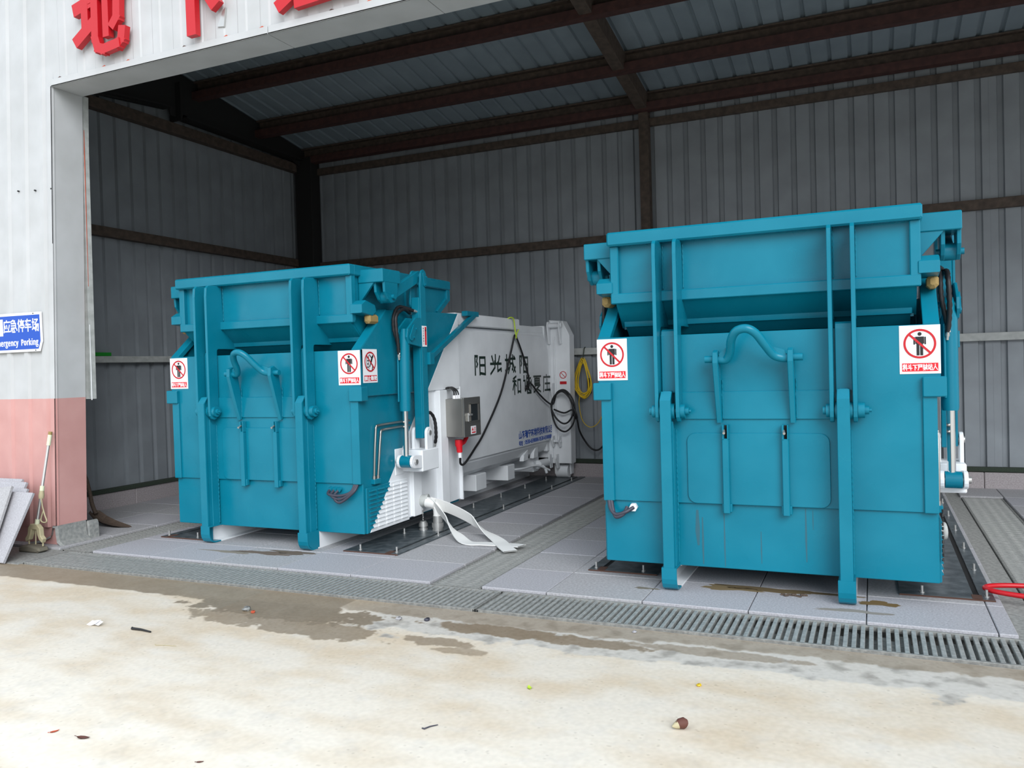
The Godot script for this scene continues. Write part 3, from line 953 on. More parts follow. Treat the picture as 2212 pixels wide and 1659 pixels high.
func make_machine(at: Vector3, left: bool, label: String) -> Node3D:
	var t := thing("waste_compactor", label, "compactor", at, "teal and white waste compactors")
	# ---------------- press chamber
	var s := Shape.new()
	s.bx(-1.09, 1.09, 0.15, 0.605, -0.035, -0.004, 0.004)
	obj("lower_panel", s, M.teal, t)
	s = Shape.new()
	s.prism(P([-1.09, 0.598, 1.09, 0.598, 1.09, 1.34, 1.115, 1.40, 1.115, 1.785, -1.115, 1.785, -1.115, 1.40, -1.09, 1.34]), frame(Vector3(0, 0, -0.03)), 0.045, 0.004)
	obj("front_panel", s, M.teal, t)
	for k in [-1.0, 1.0]:
		s = Shape.new()
		s.bx(k * 1.01, k * 1.092, 0.597, 1.335, 0.0, 0.034, 0.004)
		s.bx(k * 1.01, k * 1.145, 1.33, 1.457, -0.05, 0.055, 0.006)
		obj("corner_post", s, M.teal, t)
		# side walls: lower skin, wider upper skin with the sloped front edge, both painted in two tones
		var xin: float = 1.055 * k - (0.03 if k < 0 else 0.0)
		painted(t, "side_wall", P([-0.03, 0.15, -0.03, 1.45, -0.20, 1.9, -0.73, 2.0, -1.86, 2.06, -1.86, 0.18]), xin, 0.03, 0.0)
		var xup: float = 1.08 if k > 0 else -1.115
		painted(t, "upper_side_wall", P([-0.03, 1.37, -0.0, 1.785, -0.43, 2.156, -1.86, 2.19, -1.86, 1.38]), xup, 0.035, 0.004)
		s = Shape.new()
		s.prism(P([-0.004, 1.74, -0.43, 2.10, -0.43, 2.162, 0.004, 1.792]), profile(1.02 if k > 0 else -1.1125), 0.0925, 0.003)
		obj("sloped_edge", s, M.teal, t)
		# vent panel with pressed louvres
		var xv: float = 1.085 * k - (0.02 if k < 0 else 0.0)
		painted(t, "vent_panel", P([-0.035, 0.15, -0.035, 0.555, -0.75, 0.555, -0.75, 0.15]), xv, 0.02, 0.004)
		for c in 5:
			for r in 10:
				var z0 := -0.075 - 0.132 * c
				var y0 := 0.185 + 0.0365 * r
				var xo: float = 1.101 * k
				# a louvre that crosses the colour line comes in two pieces
				var zs := clampf(SPLIT_O.x - (y0 + 0.011 - SPLIT_O.y) * SPLIT_N.y / SPLIT_N.x, z0 - 0.105, z0)
				for q in [[z0, zs, M.teal], [zs, z0 - 0.105, M.white]]:
					if q[0] - q[1] < 0.003:
						continue
					var v := Shape.new()
					v.prism(P([0.0, 0.0, 0.018 * k, 0.004, 0.012 * k, 0.018, 0.0, 0.022]), Transform3D(Basis(Vector3(1, 0, 0), Vector3.UP, Vector3(0, 0, -1)), Vector3(xo, y0, q[0])), q[0] - q[1], 0.0)
					obj("louvre", v, q[2], t)
		# white columns and the bracket that carries lever and cylinder
		s = Shape.new()
		var m0: float = 1.06 * k
		s.bx(m0, k * 1.125, 0.165, 0.64, -0.97, -0.81, 0.006)
		obj("short_column", s, M.white, t)
		s = Shape.new()
		s.bx(m0, k * 1.15, 0.17, 1.375, -1.50, -1.34, 0.006)
		s.bx(m0, k * 1.10, 0.17, 1.06, -1.56, -1.48, 0.004)
		s.bx(m0, k * 1.075, 0.17, 1.385, -1.865, -1.86, 0.0)
		obj("side_column", s, M.white, t)
		s = Shape.new()
		s.bx(k * 1.07, k * (1.31 if k > 0 else 1.24), 0.625, 0.83, -1.0, -0.68, 0.008)
		for xe in ([1.145, 1.29] if k > 0 else [1.14, 1.23]):
			s.prism(capsule2(Vector2(-0.84, 0.80), Vector2(-0.84, 0.985), 0.055), profile(k * xe - 0.014), 0.028, 0.004)
			s.prism(capsule2(Vector2(-0.70, 0.72), Vector2(-0.555, 0.735), 0.062), profile(k * xe - 0.014), 0.028, 0.004)
		s.bx(k * 1.06, k * 1.09, 0.60, 0.85, -0.70, -0.55, 0.004)
		var bk := obj("pivot_bracket", s, M.white, t)
		bk.set_meta("label", "white bracket at the foot of the lifting lever")
		s = Shape.new()
		s.cyl(Vector3(k * 1.10, 0.735, -0.555), Vector3(k * (1.325 if k > 0 else 1.235), 0.735, -0.555), 0.024, 12)
		s.cyl(Vector3(k * 1.12, 0.985, -0.84), Vector3(k * (1.315 if k > 0 else 1.235), 0.985, -0.84), 0.024, 12)
		obj("pin", s, M.zinc, bk)
		# lifting lever: square tube with two cheek plates on top
		s = Shape.new()
		s.bx(k * 1.165, k * 1.252, 0.93, 2.29, -0.898, -0.80, 0.006)
		var lv := obj("lifting_lever", s, M.teal, t)
		s = Shape.new()
		s.prism(capsule2(Vector2(-0.85, 2.24), Vector2(-0.872, 2.50), 0.058), profile(k * 1.155 - 0.01), 0.02, 0.003)
		obj("cheek_plate", s, M.teal, lv)
		s = Shape.new()
		s.prism(P([-0.90, 0.94, -0.90, 1.6, -0.90, 2.40, -0.925, 2.47, -0.925, 2.52, -0.905, 2.55, -0.872, 2.562, -0.84, 2.55, -0.82, 2.52, -0.80, 2.40, -0.80, 0.94]), profile(k * 1.2615 - 0.009), 0.018, 0.003)
		obj("cheek_plate", s, M.teal, lv)
		s = Shape.new()
		s.prism(capsule2(Vector2(-0.885, 2.42), Vector2(-0.872, 2.51), 0.026), profile(k * 1.2765 - 0.005), 0.010, 0.002)
		s.cyl(Vector3(k * 1.28, 2.415, -0.885), Vector3(k * 1.292, 2.415, -0.885), 0.010, 8)
		s.cyl(Vector3(k * 1.28, 2.49, -0.90), Vector3(k * 1.292, 2.49, -0.90), 0.008, 8)
		obj("keeper_plate", s, M.teal, lv)
		s = Shape.new()
		s.prism(capsule2(Vector2(-0.60, 1.90), Vector2(-0.66, 1.99), 0.034), profile(k * 1.280 - 0.005), 0.010, 0.002)
		s.cyl(Vector3(k * 1.283, 1.90, -0.64), Vector3(k * 1.293, 1.90, -0.64), 0.010, 8)
		s.cyl(Vector3(k * 1.283, 1.98, -0.68), Vector3(k * 1.293, 1.98, -0.68), 0.010, 8)
		obj("keeper_plate", s, M.teal, lv)
		s = Shape.new()
		s.cyl(Vector3(k * 1.12, 2.50, -0.875), Vector3(k * 1.265, 2.50, -0.875), 0.026, 12)
		obj("pin", s, M.teal, lv)
		s = Shape.new()
		s.cyl(Vector3(k * 1.13, 1.93, -0.58), Vector3(k * 1.268, 1.93, -0.58), 0.024, 12)
		obj("pin", s, M.teal, lv)
		s = Shape.new()
		for xe in [1.16, 1.262]:
			s.prism(P([-0.56, 1.84, -0.799, 1.81, -0.799, 2.09, -0.70, 2.09, -0.55, 1.98, -0.53, 1.90]), profile(k * xe - 0.01), 0.02, 0.003)
		obj("cylinder_lug", s, M.teal, lv)
		s = Shape.new()
		s.bar(Vector3(k * 1.262, 1.70, -0.94), Vector3(k * 1.14, 2.205, -2.24), 0.045, 0.055, 0.004)
		s.bx(k * 1.10, k * 1.17, 2.17, 2.225, -2.27, -1.98, 0.004)
		s.bx(k * 1.24, k * 1.30, 1.64, 1.76, -0.99, -0.90, 0.004)
		obj("brace_rod", s, M.teal, t)
		# cylinder
		s = Shape.new()
		s.tube([Vector3(k * 1.208, 1.98, -0.582), Vector3(k * 1.208, 1.92, -0.58), Vector3(k * 1.208, 1.84, -0.578), Vector3(k * 1.208, 1.235, -0.564), Vector3(k * 1.208, 1.21, -0.564)], [0.03, 0.045, 0.054, 0.054, 0.05], 20)
		var cy := obj("hydraulic_cylinder", s, M.teal, t)
		s = Shape.new()
		s.cyl(Vector3(k * 1.175, 1.80, -0.517), Vector3(k * 1.175, 1.30, -0.506), 0.009, 8)
		obj("port_pipe", s, M.teal, cy)
		s = Shape.new()
		s.cyl(Vector3(k * 1.165, 0.735, -0.555), Vector3(k * (1.27 if k > 0 else 1.21), 0.735, -0.555), 0.058, 18)
		obj("rod_eye", s, M.teal, cy)
		s = Shape.new()
		s.cyl(Vector3(k * 1.208, 1.22, -0.564), Vector3(k * 1.208, 0.76, -0.556), 0.027, 16)
		obj("piston_rod", s, M.chrome, cy)
		# hoses
		for j in 2:
			var dx := 0.02 - 0.045 * j
			var dz := -0.03 * j
			coil_hose(t, [Vector3(k * (1.17 + 0.04 * j), 2.14 + 0.02 * j, -0.76), Vector3(k * (1.18 + dx), 2.165 + 0.025 * j, -0.60), Vector3(k * (1.18 + dx), 2.10, -0.47 + dz), Vector3(k * (1.185 + dx), 1.97, -0.455 + dz), Vector3(k * (1.195 + dx * 0.5), 1.86, -0.475 + dz), Vector3(k * 1.195, 1.79 - 0.05 * (1 - j), -0.50)], 0.0175)
		# tidy stainless pipes on the side skin
		for j in 2:
			var yt := 1.10 - 0.045 * j; var zt := -0.21 - 0.075 * j
			s = Shape.new()
			s.tube(spline([Vector3(k * 1.10, 0.62, -0.17 - 0.06 * j), Vector3(k * 1.105, 0.85, zt + 0.025), Vector3(k * 1.105, yt - 0.06, zt), Vector3(k * 1.105, yt - 0.012, zt - 0.012), Vector3(k * 1.105, yt, zt - 0.06), Vector3(k * 1.105, yt + 0.005, -0.60), Vector3(k * 1.105, yt + 0.005, -0.80)], 5), 0.0105, 8)
			s.cyl(Vector3(k * 1.10, 0.615, -0.17 - 0.06 * j), Vector3(k * 1.10, 0.645, -0.172 - 0.06 * j), 0.017, 8)
			obj("steel_pipe", s, M.steel, t)
		s = Shape.new()
		s.bx(k * 1.08, k * 1.125, 0.575, 0.62, -0.25, -0.14, 0.004)
		obj("pipe_block", s, M.teal, t)
		# hinge box and link that joins hopper and lever
		s = Shape.new()
		s.bx(k * 1.0, k * 1.262, 2.385, 2.505, -0.46, -0.16, 0.006)
		s.prism(P([k * 1.0, 2.39, k * 1.165, 2.39, k * 1.0, 2.20]), frame(Vector3(0, 0, -0.20)), 0.03, 0.003)
		for xe in [1.155, 1.247]:
			s.prism(P([-0.19, 2.40, -0.42, 2.40, -0.40, 2.26, -0.36, 2.215, -0.30, 2.205, -0.25, 2.235, -0.20, 2.30]), profile(k * xe - 0.0125), 0.025, 0.003)
		s.cyl(Vector3(k * 1.12, 2.262, -0.32), Vector3(k * 1.285, 2.262, -0.32), 0.022, 10)
		obj("hinge_box", s, M.teal, t)
		s = Shape.new()
		s.prism(capsule2(Vector2(-0.32, 2.262), Vector2(-0.875, 2.50), 0.052), profile(k * 1.201 - 0.022), 0.044, 0.004)
		s.cyl(Vector3(k * 1.165, 2.262, -0.32), Vector3(k * 1.237, 2.262, -0.32), 0.056, 18)
		obj("link_arm", s, M.teal, t)
		# stop block with its wooden pad
		s = Shape.new()
		s.prism(P([-0.02, 2.11, -0.02, 2.185, -0.09, 2.225, -0.24, 2.19, -0.26, 2.13, -0.20, 2.09]), profile(1.0 if k > 0 else -1.125), 0.125, 0.006)
		obj("stop_block", s, M.teal, t)
		s = Shape.new()
		s.bx(k * 1.055, k * 1.125, 2.02, 2.105, -0.30, -0.14, 0.02)
		obj("wooden_pad", s, M.wood, t)
	# chamber floor, back wall and inner ledge keep the inside dark
	s = Shape.new()
	s.bx(-1.06, 1.06, 0.15, 0.18, -1.86, -0.02, 0.0)
	s.bx(-1.06, 1.06, 0.18, 2.06, -1.86, -1.83, 0.0)
	s.bx(-1.06, 1.06, 1.0, 1.03, -1.84, -0.03, 0.0)
	obj("chamber_liner", s, M.teal, t)
	# ---------------- container body
	s = Shape.new()
	s.prism(P([-1.045, 0.53, -0.99, 0.42, -0.86, 0.345, 0.86, 0.345, 0.99, 0.42, 1.045, 0.53, 1.05, 0.80, 1.05, 1.95, 1.02, 2.05, 0.98, 2.07, -0.98, 2.07, -1.02, 2.05, -1.05, 1.95, -1.05, 0.80]), Transform3D(Basis.IDENTITY, Vector3(0, 0, -4.62)), 2.77, 0.045)
	obj("container", s, M.white, t)
	s = Shape.new()
	s.bx(-1.03, 1.03, 0.40, 2.16, -4.75, -4.60, 0.01)
	s.bx(-1.08, 1.08, 0.30, 2.13, -4.76, -4.70, 0.004)
	s.bx(-1.015, 1.015, 2.05, 2.14, -4.62, -3.60, 0.01)
	obj("rear_frame", s, M.white, t)
	for k in [-1.0, 1.0]:
		s = Shape.new()
		s.prism(P([-1.875, 0.55, -4.62, 0.55, -4.655, 0.62, -4.66, 1.70, -4.64, 1.82, -4.59, 1.92, -4.50, 1.99, -4.38, 2.02, -1.875, 2.03]), profile(1.02 if k > 0 else -1.068), 0.048, 0.016)
		obj("side_panel", s, M.white, t)
	s = Shape.new()
	s.bx(-1.085, 1.085, 2.068, 2.205, -3.62, -1.86, 0.01)
	obj("top_band", s, M.white, t)
	for k in [-1.0, 1.0]:
		s = Shape.new()
		s.prism(P([-1.868, 0.17, -1.868, 1.40, -1.85, 1.40, -1.85, 0.17]), profile(k * 1.09 - 0.03), 0.06, 0.0)
		s.prism(P([k * 1.07, 0.17, k * 0.8, 0.17, k * 0.8, 0.36, k * 0.98, 0.42, k * 1.055, 0.56, k * 1.11, 0.60, k * 1.11, 0.17]), frame(Vector3(0, 0, -1.875)), 0.02, 0.0)
		obj("edge_flange", s, M.white, t)
		# skid rail: a channel on edge, blue toe at its front
		s = Shape.new()
		var xr := -0.585 if k < 0 else 0.555
		s.bx(xr + k * 0.048, xr + k * 0.034, 0.0, 0.158, -4.95, 0.03, 0.0)
		s.bx(xr - 0.047, xr + 0.047, 0.0, 0.012, -4.95, 0.03, 0.002)
		s.bx(xr - 0.047, xr + 0.047, 0.146, 0.1585, -4.95, -0.01, 0.002)
		obj("skid_rail", s, M.white, t)
		s = Shape.new()
		for q in [[-2.45, 0.28], [-3.35, 0.22], [-4.2, 0.2]]:
			s.bx(k * 0.55, k * 0.98, 0.16, 0.35, q[0] - q[1], q[0], 0.006)
		s.bx(k * 0.62, k * 0.66, 0.10, 0.34, -4.7, -1.87, 0.004)
		obj("cross_member", s, M.white, t)
		for q in [-3.75, -4.1]:
			s = Shape.new()
			s.prism(P([q, 0.36, q - 0.16, 0.36, q - 0.16, 0.60 if q < -4.0 else 0.50, q - 0.02, 0.44]), profile(k * 1.0 - 0.03), 0.06, 0.004)
			obj("gusset", s, M.white, t)
		# tail: frame post with hinge ears and roller
		s = Shape.new()
		s.prism(P([k * 1.06, 0.22, k * 1.34, 0.22, k * 1.36, 2.02, k * 1.26, 2.22, k * 1.06, 2.24]), frame(Vector3(0, 0, -4.92)), 0.20, 0.008)
		s.bx(k * 1.13, k * 1.15, 0.5, 2.0, -4.72, -4.70, 0.0)
		var tf := obj("tail_post", s, M.white, t)
		s = Shape.new()
		for q in [[2.22, 1.90, 1.075], [2.22, 1.90, 1.245], [1.36, 1.12, 1.11], [0.62, 0.46, 1.10], [0.62, 0.46, 1.2], [0.36, 0.16, 1.05], [0.36, 0.16, 1.15]]:
			s = Shape.new()
			s.prism(P([-4.74, q[0], -4.62, q[0] - 0.01, -4.60, q[0] - 0.06, -4.66, q[1], -4.74, q[1]]), profile(k * q[2] - 0.01), 0.02, 0.003)
			obj("hinge_ear", s, M.white, tf)
		for q in [[2.16, 1.06, 1.27, 0.035], [0.54, 1.09, 1.22, 0.02]]:
			s = Shape.new()
			s.cyl(Vector3(k * q[1], q[0], -4.67), Vector3(k * q[2], q[0], -4.67), q[3], 12)
			obj("hinge_pin", s, M.white, tf)
		s = Shape.new()
		s.cyl(Vector3(k * 1.08, 0.10, -4.86), Vector3(k * 1.26, 0.10, -4.86), 0.095, 20)
		s.prism(P([-4.80, 0.30, -4.95, 0.30, -4.92, 0.06, -4.82, 0.06]), profile(k * 1.29 - 0.01), 0.02, 0.003)
		s.prism(P([-4.80, 0.30, -4.95, 0.30, -4.92, 0.06, -4.82, 0.06]), profile(k * 1.06 - 0.01), 0.02, 0.003)
		obj("roller", s, M.white, tf)
	# ---------------- tipping hopper
	var hop := Shape.new()
	hop.bx(-1.02, 1.02, 2.05, 2.50, -0.085, -0.07, 0.0)
	for k in [-1.0, 1.0]:
		hop.prism(P([-0.08, 2.53, -0.08, 2.04, -0.25, 1.86, -1.2, 1.86, -1.62, 2.2, -1.86, 2.34, -1.86, 2.53]), profile(k * 0.985 - 0.01), 0.02, 0.0)
	hop.prism(P([-0.075, 2.05, -0.055, 2.03, -0.245, 1.865, -0.26, 1.88]), profile(-0.985), 1.97, 0.0)
	hop.bx(-0.98, 0.98, 1.85, 1.87, -1.2, -0.24, 0.0)
	hop.prism(P([-1.2, 1.85, -1.86, 2.34, -1.86, 2.53, -1.84, 2.53, -1.84, 2.35, -1.2, 1.875]), profile(-0.985), 1.97, 0.0)
	var hp := obj("tipping_hopper", hop, M.teal, t)
	s = Shape.new()
	s.bx(-1.03, 1.03, 2.447, 2.547, -0.10, 0.012, 0.012)
	s.bx(-1.03, 1.03, 2.447, 2.547, -1.875, -1.78, 0.012)
	for k in [-1.0, 1.0]:
		s.bx(k * 0.95, k * 1.031, 2.448, 2.5465, -1.80, -0.06, 0.010)
	obj("rim_tube", s, M.teal, hp)
	for k in [-1.0, 1.0]:
		s = Shape.new()
		s.bx(k * 0.955, k * 1.018, 2.03, 2.45, -0.08, -0.028, 0.006)
		obj("stiffener", s, M.teal, hp)
		s = Shape.new()
		s.bx(k * 0.98, k * 1.022, 2.33, 2.45, -1.87, -1.80, 0.004)
		s.bar(Vector3(k * 1.0, 2.36, -1.85), Vector3(k * 1.0, 2.19, -1.60), 0.04, 0.06, 0.004)
		obj("stiffener", s, M.teal, hp)
		s = Shape.new()
		s.bx(k * 0.98, k * 1.014, 2.1, 2.45, -1.02, -0.96, 0.004)
		obj("stiffener", s, M.teal, hp)
	s = Shape.new()
	s.bx(-1.016, 1.016, 2.0305, 2.105, -0.0815, -0.0265, 0.006)
	obj("stiffener", s, M.teal, hp)
	s = Shape.new()
	s.prism(P([-0.205, 1.868, -0.195, 1.905, -0.30, 1.915, -0.32, 1.87]), profile(-0.97), 1.94, 0.003)
	s.prism(P([-0.215, 1.868, -0.30, 1.80, -0.32, 1.81, -0.24, 1.88]), profile(-0.96), 1.92, 0.0)
	obj("hopper_lip", s, M.teal, hp)
	# four arm plates in two pairs
	for x in [-0.666, -0.522, 0.47, 0.609]:
		s = Shape.new()
		var o := PackedVector2Array()
		for q in [[0.15, 2.34], [0.142, 2.42], [0.115, 2.445], [-0.05, 2.449], [-0.07, 2.10], [-0.06, 2.03], [-0.24, 1.87], [-0.24, 1.845], [0.008, 1.845], [0.026, 1.838], [0.03, 1.82], [0.03, 1.26]]:
			o.append(Vector2(q[0], q[1]))
		for i in 7:
			var a := PI + PI * i / 6.0
			o.append(Vector2(0.09 + cos(a) * 0.06, 1.25 + sin(a) * 0.075))
		o.append(Vector2(0.15, 1.30))
		s.prism(o, profile(x), 0.026, 0.003)
		obj("arm_plate", s, M.teal, hp)
		weld(hp, Vector3(x + 0.03, 2.12, -0.066), Vector3(x + 0.03, 2.43, -0.066))
	for x in [-0.59, 0.552]:
		var outer := -1.0 if x < 0 else 1.0
		s = Shape.new()
		s.prism(P([0.01, 1.38, 0.05, 1.38, 0.05, 1.78, 0.042, 1.812, 0.02, 1.825, 0.01, 1.825]), profile(x - 0.045), 0.10, 0.003)
		obj("guide_box", s, M.teal, t)
		# fork: front flange, web, back flange against the panel, rounded toe below
		s = Shape.new()
		s.prism(P([0.165, 0.16, 0.165, 1.325, 0.11, 1.392, 0.04, 1.392, 0.015, 1.36, 0.015, 0.16]), profile(x - 0.022), 0.05, 0.0)
		s.prism(P([0.172, 0.14, 0.172, 1.33, 0.12, 1.39, 0.105, 1.39, 0.148, 1.33, 0.148, 0.14]), profile(x - 0.0385), 0.077, 0.003)
		s.prism(P([0.10, 0.155, 0.10, 1.18, 0.06, 1.13, 0.014, 1.13, 0.014, 0.155]), profile(x - 0.032), 0.07, 0.003)
		s.prism(P([0.1745, 0.168, 0.1745, 0.09, 0.166, 0.055, 0.148, 0.026, 0.12, 0.008, 0.085, 0.0, 0.02, 0.0, 0.02, 0.013, 0.08, 0.014, 0.112, 0.021, 0.137, 0.036, 0.152, 0.06, 0.160, 0.09, 0.160, 0.168]), profile(x - 0.053), 0.106, 0.003)
		s.prism(P([0.16, 0.168, 0.16, 0.09, 0.15, 0.06, 0.135, 0.036, 0.11, 0.021, 0.08, 0.013, 0.0, 0.013, 0.0, 0.168]), profile(x + outer * 0.046 - 0.006), 0.012, 0.0)
		s.bx(x - 0.05, x + 0.05, 0.155, 0.167, 0.0, 0.165, 0.002)
		obj("lifting_fork", s, M.teal, t)
		weld(t, Vector3(x + 0.041, 0.18, 0.018), Vector3(x + 0.041, 1.12, 0.018))
		s = Shape.new()
		var z := 0.09; var y := 1.252
		s.cyl(Vector3(x - 0.125, y, z), Vector3(x + 0.15, y, z), 0.026, 14)
		s.cyl(Vector3(x - 0.105, y, z), Vector3(x - 0.078, y, z), 0.044, 14)
		s.cyl(Vector3(x + 0.085, y, z), Vector3(x + 0.125, y, z), 0.05, 14)
		s.cyl(Vector3(x - 0.05, y, z), Vector3(x + 0.055, y, z), 0.055, 14)
		s.cyl(Vector3(x + 0.15, y, z), Vector3(x + 0.165, y, z), 0.012, 8)
		obj("pivot_pin", s, M.teal, t)
	# ---------------- front fittings
	s = Shape.new()
	s.bx(-0.545, 0.49, 1.19, 1.382, 0.012, 0.028, 0.004)
	obj("cross_plate", s, M.teal, t)
	for x in [-0.243, 0.238]:
		s = Shape.new()
		s.prism(P([0.02, 1.175, 0.05, 1.168, 0.175, 1.58, 0.17, 1.65, 0.12, 1.668, 0.06, 1.63, 0.05, 1.55, 0.02, 1.38]), profile(x - 0.018), 0.036, 0.004)
		s.cyl(Vector3(x - (0.075 if x < 0 else 0.03), 1.605, 0.12), Vector3(x + (0.03 if x < 0 else 0.075), 1.605, 0.12), 0.024, 12)
		obj("bail_lug", s, M.teal, t)
		weld(t, Vector3(x + 0.022, 1.2, 0.03), Vector3(x + 0.022, 1.46, 0.022))
	s = Shape.new()
	s.tube(spline([Vector3(-0.225, 1.600, 0.12), Vector3(-0.175, 1.602, 0.125), Vector3(-0.145, 1.65, 0.155), Vector3(-0.125, 1.73, 0.215), Vector3(-0.085, 1.785, 0.255), Vector3(-0.02, 1.798, 0.265), Vector3(0.035, 1.765, 0.24), Vector3(0.085, 1.69, 0.19), Vector3(0.13, 1.625, 0.14), Vector3(0.18, 1.603, 0.122), Vector3(0.225, 1.602, 0.12)], 7), 0.029, 14)
	s.prism(P([-0.22, 1.60, -0.15, 1.64, -0.15, 1.70, -0.22, 1.64]), frame(Vector3(0, 0, 0.13)), 0.012)
	s.prism(P([0.22, 1.60, 0.13, 1.63, 0.12, 1.68, 0.2, 1.655]), frame(Vector3(0, 0, 0.13)), 0.012)
	obj("bail", s, M.teal, t)
	s = Shape.new()
	s.prism(round_rect(-0.475, 0.602, 0.462, 1.095, 0.06), frame(Vector3(0, 0, 0.013)), 0.013, 0.003)
	var dr := obj("inspection_door", s, M.teal, t)
	for x in [-0.205, 0.186]:
		s = Shape.new()
		s.bx(x - 0.022, x + 0.022, 0.545, 1.06, 0.026, 0.066, 0.004)
		s.bx(x - 0.022, x - 0.008, 1.05, 1.155, 0.016, 0.066, 0.003)
		s.bx(x + 0.012, x + 0.022, 1.05, 1.155, 0.016, 0.066, 0.003)
		s.bx(x - 0.032, x + 0.034, 0.552, 0.61, 0.010, 0.05, 0.004)
		obj("strap", s, M.teal, dr)
		s = Shape.new()
		s.bx(x - 0.008, x + 0.012, 1.05, 1.15, 0.027, 0.032, 0.0)
		obj("slot", s, M.dark, dr)
		s = Shape.new()
		s.cyl(Vector3(x - 0.01, 1.115, 0.055), Vector3(x - 0.002, 1.10, 0.10), 0.009, 8)
		obj("catch_bolt", s, M.zinc, dr)
	# short cables out of the lower panel
	var cx := -1.0 if not left else 0.74
	s = Shape.new()
	for j in 3:
		var e := 0.03 * j
		if left:
			s.tube(spline([Vector3(0.755 + e * 1.6, 0.55, 0.0), Vector3(0.77 + e, 0.51 - e * 0.3, 0.07), Vector3(0.90, 0.50 - e, 0.08), Vector3(1.0 + e * 0.5, 0.53, 0.06), Vector3(1.02 + e * 0.5, 0.59, 0.02)], 6), 0.013, 8)
		elif j < 2:
			s.tube(spline([Vector3(-1.055 + e * 0.6, 0.60, 0.02), Vector3(-1.035 + e * 0.6, 0.54 - e * 0.3, 0.05), Vector3(-0.99, 0.505 - e * 0.6, 0.07), Vector3(-0.92 - e * 0.5, 0.525 - e * 0.5, 0.07), Vector3(-0.87 - e * 1.6, 0.555, 0.03)], 6), 0.014, 8)
	obj("control_cable", s, M.cable_grey, t)
	s = Shape.new()
	if left:
		for j in 3:
			s.cyl(Vector3(0.755 + 0.048 * j, 0.55, -0.01), Vector3(0.757 + 0.048 * j, 0.54, 0.03), 0.022, 6)
		obj("cable_gland", s, M.teal, t)
	else:
		s.cyl(Vector3(-0.875, 0.555, -0.01), Vector3(-0.872, 0.553, 0.035), 0.03, 6)
		obj("cable_gland", s, M.board, t)
	# signs on the front
	warning_board(t, frame(Vector3(-1.005, 1.624, 0.016)), 0.225, 0.30, "stand", "料斗下严禁站人")
	warning_board(t, frame(Vector3(1.0 if not left else 1.002, 1.628, 0.016)), 0.232, 0.305, "stand", "料斗下严禁站人")
	# water coupling low on the right side
	s = Shape.new()
	s.tube([Vector3(1.06, 0.30, -0.95), Vector3(1.085, 0.30, -0.95), Vector3(1.085, 0.30, -0.95), Vector3(1.17, 0.30, -0.97), Vector3(1.17, 0.30, -0.97), Vector3(1.19, 0.30, -0.975)], [0.07, 0.07, 0.058, 0.058, 0.064, 0.064], 18)
	obj("water_coupling", s, M.girt_grey, t)
	return t

